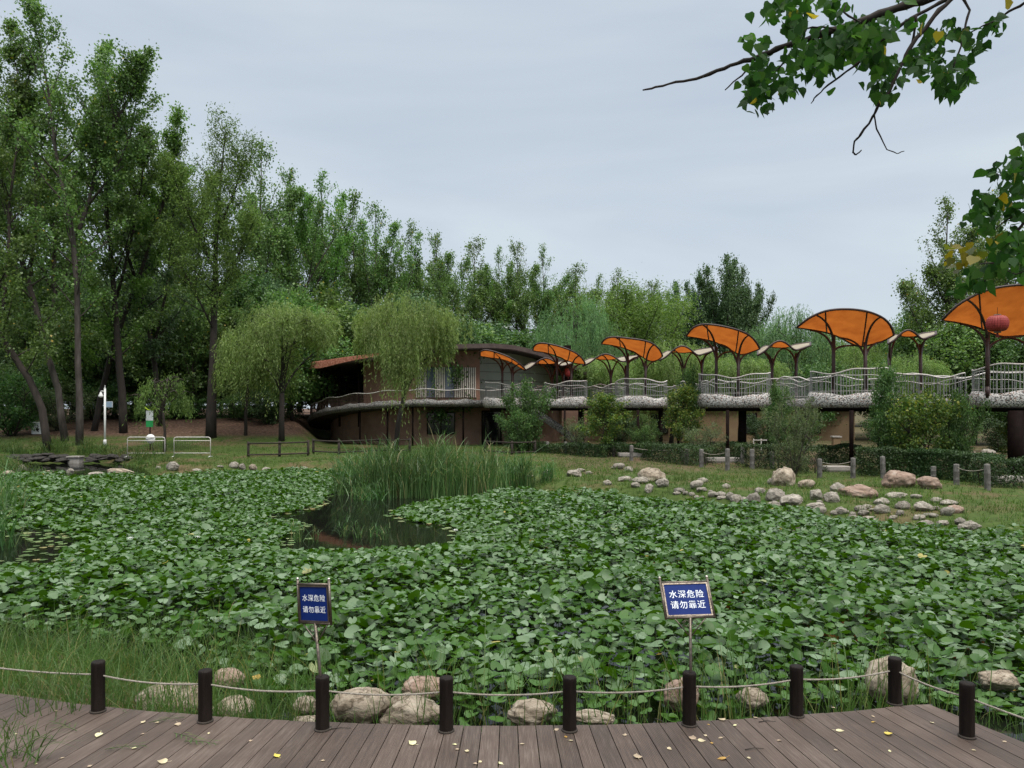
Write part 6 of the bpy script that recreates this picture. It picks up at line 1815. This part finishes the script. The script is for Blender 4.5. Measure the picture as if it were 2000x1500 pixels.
MB().tube([(-.25, -.02, dz_ - b1.z - .02), (.2, -.02, dz_ - b1.z + .05)], .012, 5).build('bar', MT['black'], ds)
p = P(294, 801, 46.3)
m = MB(); rows = []
for j in range(3):
    rows.append([Vector((x, (j - 1) * .12, .16 * (abs(x) / .32) ** 2 - .05 * (1 - abs(j - 1)))) for x in np.linspace(-.38, .38, 9)])
m.grid(rows)
hb = empty('hammock_toy', p, 'small lime green hanging sling under the small drooping tree', 'hanger'); m.build('sling', MT['lime'], hb)
MB().tube([(-.38, 0, .2), (0, 0, 1.0), (.38, 0, .2)], .008, 4).build('cord', MT['pillar'], hb)
# whitewashed stem of the small tree
# low brown fence in front of the building
def rail_fence(pts, label, top=.78):
    hits = [hit(px, py) for px, py in pts]
    root = empty('rail_fence', hits[0], label, 'fence', 'low brown rail fences')
    for h_ in hits:
        q = h_ - hits[0]; MB().tube([(q.x, q.y, q.z - .1), (q.x, q.y, q.z + top + .1)], .075, 8).build('post', MT['bark_brown'], root)
    m = MB()
    for z in (top, top * .18):
        m.tube([(h_ - hits[0]) + Vector((0, -.08, z)) for h_ in hits], .045, 6)
    m.build('rail', MT['bark_brown'], root)
rail_fence([(485, 893), (546, 892), (602, 890)], 'low brown rail fence at the foot of the left willow')
rail_fence([(612, 886), (662, 888), (740, 884), (800, 884)], 'low brown rail fence in front of the round building, behind the reeds')
rail_fence([(948, 884), (1000, 888), (1045, 886)], 'low brown rail fence right of the reeds by the doorway', .7)
# white bird
bw = empty('white_bird', P(989, 641, 72), 'white bird gliding in front of the far trees above the roof', 'bird')
m = MB(); sp_ = []
for s in (-1, 1):
    rows = []
    for k in range(7):
        t = k / 6; x = s * (.06 + .50 * t); z = .22 * math.sin(PI * min(1, t * 1.15)) ** .8 - .10 * t * t * 1.6; c = .20 * (1 - .75 * t)
        rows.append([Vector((x, -c * .5, z + .0)), Vector((x, 0, z + .03 * (1 - t))), Vector((x, c * .6, z))])
    m.grid(rows)
    rows2 = [[p - Vector((0, 0, .02)) for p in r_] for r_ in rows]; m.grid(rows2, 0, True, True)
m.tube([(0, -.30, .0), (0, -.24, .03), (0, -.1, .0), (0, .1, 0), (0, .28, .02), (0, .36, .02)], [.012, .04, .075, .07, .03, .015], 8)
m.build('body', MT['white'], bw)

# ------------------------------------------------------------------ fallen leaves on the deck
def fallen_mesh(i):
    rg = random.Random(900 + i); m = MB()
    out = [(0, -.5), (.30, -.42), (.46, -.12), (.34, .18), (.12, .42), (0, .62), (-.12, .42), (-.36, .16), (-.46, -.14), (-.28, -.42)]
    cu = rg.uniform(.1, .5); tw = rg.uniform(-.4, .4)
    f = lambda x, y: Vector((x, y, .04 + cu * (x * x + .5 * y * y) + tw * x * y))
    vs = [f(0, 0)] + [f(x * rg.uniform(.85, 1.1), y) for x, y in out]
    m.add(vs, [(0, k + 1, (k + 1) % 10 + 1) for k in range(10)], 0, True)
    m.tube([f(0, -.5), Vector((.03, -.75, .10)), Vector((.1, -.95, .16))], .018, 4)
    return m.mesh('fallen_leaf', MT['fallen'])
FM = [fallen_mesh(i) for i in range(6)]
c7 = [(220, 675), (385, 770), (555, 765), (695, 728), (1080, 850), (635, 873), (350, 890), (245, 857), (525, 820), (1610, 800), (1825, 830), (1855, 880), (1875, 873), (1955, 878), (1775, 805), (1785, 825), (560, 718), (612, 720), (60, 765), (815, 762), (140, 880), (980, 790), (1262, 868)]
c8 = [(490, 853), (705, 780), (740, 790), (780, 800), (755, 770), (820, 708), (768, 728), (815, 780), (820, 860), (615, 822), (1045, 790), (1280, 752), (1410, 718), (1410, 695), (1470, 765), (1255, 662), (950, 700), (40, 803), (175, 747), (210, 775), (230, 790), (1805, 828), (1475, 830), (1265, 827), (925, 857), (870, 730), (440, 768), (1640, 720), (1925, 795)]
yel = {(1080, 850), (780, 800), (768, 728), (210, 775), (820, 860), (1410, 718), (1470, 765)}
big = {(1610, 800), (385, 770), (820, 860), (490, 853), (820, 708), (1080, 850), (1280, 752), (1470, 765), (705, 780), (740, 790), (695, 728), (635, 873)}
for q, off in [(c, 0) for c in c7] + [(c, 1000) for c in c8]:
    px, py = off + q[0] * .5, 1050 + q[1] * .5
    x, y = G(px, py, .01); rg = random.Random(int(px * 3 + py))
    o = link('fallen_leaf', FM[rg.randrange(6)]); s = rg.uniform(.055, .075) if q in big else rg.uniform(.022, .042)
    o.location = (x, y, .004); o.rotation_euler = (rg.uniform(-.15, .15), rg.uniform(-.15, .15), rg.uniform(0, 6.28)); o.scale = (s, s, s)
    o.material_slots[0].link = 'OBJECT'; o.material_slots[0].material = MT['fallen_yellow' if q in yel else 'fallen']
    tag(o, 'yellow fallen leaf lying on the deck boards' if q in yel else ('large pale dry leaf lying on the deck boards' if q in big else 'small pale dry leaf scrap lying on the deck boards'), 'leaf', 'fallen leaves on the deck')
for px, py in [(733, 1335), (690, 1348), (916, 1335), (1055, 1344), (1187, 1388), (1322, 1376), (1330, 1390), (1026, 1284), (1288, 1278), (1210, 1350), (1075, 1345), (745, 1340), (1955, 1320), (1975, 1345), (1930, 1335), (500, 1318), (1520, 1345)]:
    x, y = G(px, py, WZ + .12); rg = random.Random(px + py)
    o = link('dead_leaf', FM[rg.randrange(6)]); s_ = rg.uniform(.07, .12)
    o.location = (x, y, WZ + rg.uniform(.06, .14)); o.rotation_euler = (rg.uniform(-.5, .5), rg.uniform(-.5, .5), rg.uniform(0, 6.28)); o.scale = (s_, s_, s_)
    o.material_slots[0].link = 'OBJECT'; o.material_slots[0].material = MT['fallen_yellow']
    tag(o, 'yellowed dying lily leaf among the stalks below the deck', 'leaf', 'dying yellow leaves at the near water edge')
for k, (px, py, a, ln) in enumerate([(340, 1432, -.55, .34), (360, 1448, -.2, .30), (150, 1428, 2.6, .40), (110, 1446, 2.9, .36), (205, 1464, .2, .30), (60, 1470, 2.2, .42), (290, 1412, .4, .28)]):
    x, y = G(px, py, .01); m = MB(); rg = random.Random(k)
    d = Vector((math.cos(a), math.sin(a), 0)); sd_ = Vector((-d.y, d.x, 0))
    m.tube([Vector((0, 0, .008)), d * ln * .5 + Vector((0, 0, .02)), d * ln + Vector((0, 0, .008))], [.0025, .002, .001], 4)
    for j in range(9):
        t = .1 + .09 * j; b0 = d * ln * t + Vector((0, 0, .015)); sg = 1 if j % 2 else -1
        e = b0 + (d * .8 + sd_ * sg * .6) * ln * .32 * rg.uniform(.7, 1.2)
        m.add([b0, b0.lerp(e, .4) + sd_ * .005 + Vector((0, 0, .01)), e, b0.lerp(e, .4) - sd_ * .005 + Vector((0, 0, .01))], [(0, 1, 2, 3)])
    o = m.build('grass_spray', MT['tallgrass']); o.location = (x, y, .004)
    tag(o, 'torn green grass spray lying flat on the deck boards', 'grass spray', 'grass sprays lying on the deck')
for px0, py0, px1, py1 in [(645, 1424, 685, 1422), (1455, 1464, 1492, 1462), (1482, 1410, 1515, 1409), (1280, 1404, 1302, 1414)]:
    a = Vector((*G(px0, py0, .006), .006)); b = Vector((*G(px1, py1, .006), .006))
    tag(MB().tube([a, a.lerp(b, .5) + Vector((0, .012, .004)), b], [.004, .003, .002], 5).build('twig', MT['bark_brown']), 'thin dry twig lying on the deck boards', 'twig', 'twigs on the deck')

# ------------------------------------------------------------------ overhanging poplar, its trunk just out of frame on the right
def heart_leaf(n, pos, size, rs, hang=.8):
    out = np.array([(0, 0), (.34, -.04), (.52, .22), (.44, .50), (.20, .80), (0, 1.12), (-.20, .80), (-.44, .50), (-.52, .22), (-.34, -.04)])
    k = len(out)
    a = rs.normal(size=(n, 3)) * .65; a[:, 2] -= hang; a = unit(a)
    nn = rs.normal(size=(n, 3)); nn[:, 1] -= .5
    b = unit(np.cross(nn, a)); c = np.cross(a, b)
    cu = rs.uniform(-.1, .35, n)
    s = size * rs.uniform(.62, 1.15, n)
    V = np.zeros((n, k + 1, 3))
    V[:, 0] = pos + a * (s * .38)[:, None]
    for i, (x, y) in enumerate(out):
        V[:, i + 1] = pos + b * (x * s)[:, None] + a * (y * s)[:, None] + c * (cu * s * abs(x) * .9 - .12 * s * (y - .4) ** 2)[:, None]
    F_ = (np.arange(n)[:, None, None] * (k + 1) + np.array([[0, i + 1, (i + 1) % k + 1] for i in range(k)])[None]).reshape(-1, 3)
    return V.reshape(-1, 3), F_
def z6(pts): return [(1200 + .4 * x, .4 * y) for x, y in pts]
rs2 = np.random.RandomState(12)
ot = empty('poplar_tree', (4.9, 3.3, -.4), 'near overhanging poplar with heart-shaped leaves on dark twigs', 'tree')
OB = Vector((4.9, 3.3, -.4))
wd = MB()
wd.tube([Vector((0, 0, -.1)), Vector((.05, 0, 1.5)), Vector((0, .05, 3.4)), Vector((-.1, .1, 5.6)), Vector((-.15, .1, 8.5))], [.2, .17, .15, .12, .05], 12)
def twig(pts, r0, r1, Y0, Y1, start=None):
    n = len(pts); out = []
    if start is not None: out.append(Vector(start) - OB)
    for i, (px, py) in enumerate(pts):
        out.append(P(px, py, Y0 + (Y1 - Y0) * i / (n - 1)) - OB)
    k = len(out); rg = random.Random(n * 31 + int(pts[0][0]))
    # knuckles along the twig
    fine = []; rr = []
    for i in range(k - 1):
        for q in (0, .33, .66):
            fine.append(out[i].lerp(out[i + 1], q) + (Vector((rg.uniform(-1, 1), 0, rg.uniform(-1, 1))) * .004 if q else Vector()))
            t = (i + q) / (k - 1); rr.append((r0 + (r1 - r0) * t) * rg.uniform(.85, 1.2))
    fine.append(out[-1]); rr.append(r1)
    wd.tube(fine, rr, 7)
twig(z6([(1700, -60), (1500, 5), (1380, 40), (1250, 90), (1130, 130), (1000, 170), (900, 205), (790, 240), (700, 280), (600, 310), (500, 345), (400, 385), (300, 400), (200, 425), (138, 440)]), .026, .004, 3.9, 4.3, (4.85, 3.4, 4.6))
twig(z6([(1720, -60), (1640, -10), (1560, 30), (1450, 90), (1380, 140), (1300, 200), (1200, 300), (1100, 375), (1020, 435), (975, 480), (960, 505)]), .012, .0025, 3.8, 4.1, (4.82, 3.4, 4.9))
twig(z6([(1720, -70), (1640, 0), (1560, 80), (1500, 160), (1440, 240), (1400, 320), (1340, 450), (1290, 510), (1260, 570), (1200, 660), (1172, 690), (1165, 745), (1180, 755), (1206, 733)]), .013, .0028, 3.7, 3.9, (4.8, 3.4, 5.0))
twig(z6([(1268, 562), (1280, 630), (1330, 730), (1380, 750), (1415, 738)]), .004, .002, 3.86, 3.9)
twig(z6([(1690, -30), (1735, 50), (1710, 150), (1680, 260), (1655, 330)]), .007, .003, 3.7, 3.7)
twig(z6([(2200, -120), (2050, -30), (1980, 30), (1900, 75), (1800, 125), (1720, 175)]), .010, .003, 3.7, 3.9, (4.8, 3.4, 5.2))
twig(z6([(900, 205), (840, 285), (770, 370), (735, 420)]), .007, .002, 4.0, 4.05)
twig(z6([(720, 275), (660, 330), (600, 385), (540, 440)]), .006, .003, 4.05, 4.1)
twig(z6([(1470, 75), (1465, 150), (1452, 225)]), .008, .005, 3.8, 3.85)
twig(z6([(1080, 145), (1010, 130), (940, 140), (900, 200)]), .006, .003, 3.95, 4.0)
twig(z6([(1200, 110), (1120, 60), (1130, 20)]), .006, .003, 3.9, 3.9)
for pts, r0 in [([(2150, 850), (2050, 1000), (1990, 1100), (1920, 1190), (1860, 1270), (1820, 1340), (1800, 1395)], .012), ([(2080, 1000), (1970, 1045), (1900, 1085), (1860, 1120)], .005), ([(1925, 1190), (1970, 1150), (1975, 1260)], .004), ([(1850, 1285), (1780, 1290)], .004),
                ([(2150, 650), (2020, 780), (1930, 870), (1850, 850)], .006), ([(2060, 1300), (1960, 1340), (1900, 1310)], .004)]:
    twig(z6(pts), r0, .002, 3.6, 3.8, (4.8, 3.5, 3.3) if r0 > .01 else None)
wd.build('trunk', MT['bark_dark'], ot)
CL = [(830, 60, 100, 80, 26), (880, 150, 60, 50, 9), (1060, 50, 70, 50, 9), (930, 60, 60, 60, 10), (1000, 330, 80, 80, 24), (1100, 230, 110, 80, 28), (900, 300, 70, 55, 13), (740, 330, 80, 60, 12), (700, 470, 75, 95, 26), (840, 440, 70, 45, 13), (690, 390, 50, 50, 9),
      (970, 230, 60, 50, 9), (1200, 190, 90, 70, 24), (1290, 180, 80, 60, 14), (1250, 300, 70, 55, 14), (1330, 310, 60, 50, 11), (1340, 390, 60, 50, 12), (1310, 470, 60, 45, 10), (1550, 220, 50, 60, 10), (1630, 130, 25, 35, 3), (1640, 170, 40, 30, 4),
      (1480, 320, 60, 45, 10), (1560, 330, 70, 60, 15), (1600, 410, 60, 50, 12), (1680, 320, 60, 50, 10), (1640, 460, 35, 35, 5), (1720, 400, 40, 40, 7), (1740, 190, 45, 35, 6), (1780, 240, 35, 30, 4), (1860, 130, 45, 40, 8), (720, 225, 30, 20, 3), (650, 210, 25, 25, 3),
      (1500, 130, 30, 40, 3), (1440, 140, 30, 30, 3), (1340, 110, 40, 30, 3), (830, -40, 110, 50, 12), (1150, 160, 70, 40, 9), (1400, 10, 60, 25, 5), (1050, 290, 70, 60, 14), (1190, 260, 60, 60, 10)]
pos = []
for x, y, rx, ry, n in CL:
    for k in range(int(n * 2.9)):
        qx, qy = z6([(x + rs2.normal() * rx * .55, y - 22 + rs2.normal() * ry * .55)])[0]
        pos.append(P(qx, qy, 3.9 + rs2.normal() * .22) - OB)
V, F_ = heart_leaf(len(pos), np.array([tuple(p) for p in pos]), .051, rs2)
link('crown', np_mesh('crown', V, F_, MT['fore_leaf']), ot)
CR = [(1840, 870, 40, 30, 6), (1900, 850, 50, 45, 9), (1960, 830, 45, 60, 12), (1995, 700, 20, 40, 4), (1930, 930, 70, 60, 18), (1800, 970, 40, 35, 6), (1780, 1040, 45, 40, 7), (1850, 1050, 70, 65, 17), (1750, 1090, 55, 40, 8), (1820, 1140, 55, 45, 10), (1970, 1040, 60, 80, 20),
      (1930, 1190, 70, 55, 15), (1900, 1290, 55, 55, 11), (1980, 1230, 50, 70, 14), (1740, 1370, 60, 45, 11), (1690, 1420, 50, 35, 8), (1780, 1410, 45, 40, 9), (1970, 1340, 45, 50, 9), (1850, 1330, 40, 40, 5), (2060, 950, 60, 200, 40), (2060, 1250, 60, 120, 26)]
pos = []
for x, y, rx, ry, n in CR:
    for k in range(int(n * 1.7)):
        qx, qy = z6([(x + rs2.normal() * rx * .55, y - 25 + rs2.normal() * ry * .55)])[0]; pos.append(P(qx, qy, 3.75 + rs2.normal() * .2) - OB)
V, F_ = heart_leaf(len(pos), np.array([tuple(p) for p in pos]), .053, rs2)
link('crown', np_mesh('crown', V, F_, MT['fore_leaf']), ot)
pos = []
for x, y, rx, ry, n in [(1720, 1240, 50, 35, 9), (1640, 1235, 35, 28, 5), (1655, 1320, 30, 28, 4), (1760, 1270, 35, 30, 4), (1920, 1000, 35, 30, 3), (1850, 1180, 50, 35, 4)]:
    for k in range(n):
        qx, qy = z6([(x + rs2.normal() * rx * .5, y - 20 + rs2.normal() * ry * .5)])[0]; pos.append(P(qx, qy, 3.6 + rs2.normal() * .1) - OB)
V, F_ = heart_leaf(len(pos), np.array([tuple(p) for p in pos]), .05, rs2)
link('crown', np_mesh('crown', V, F_, MT['fore_yellow']), ot)['label'] = 'yellowing leaves'
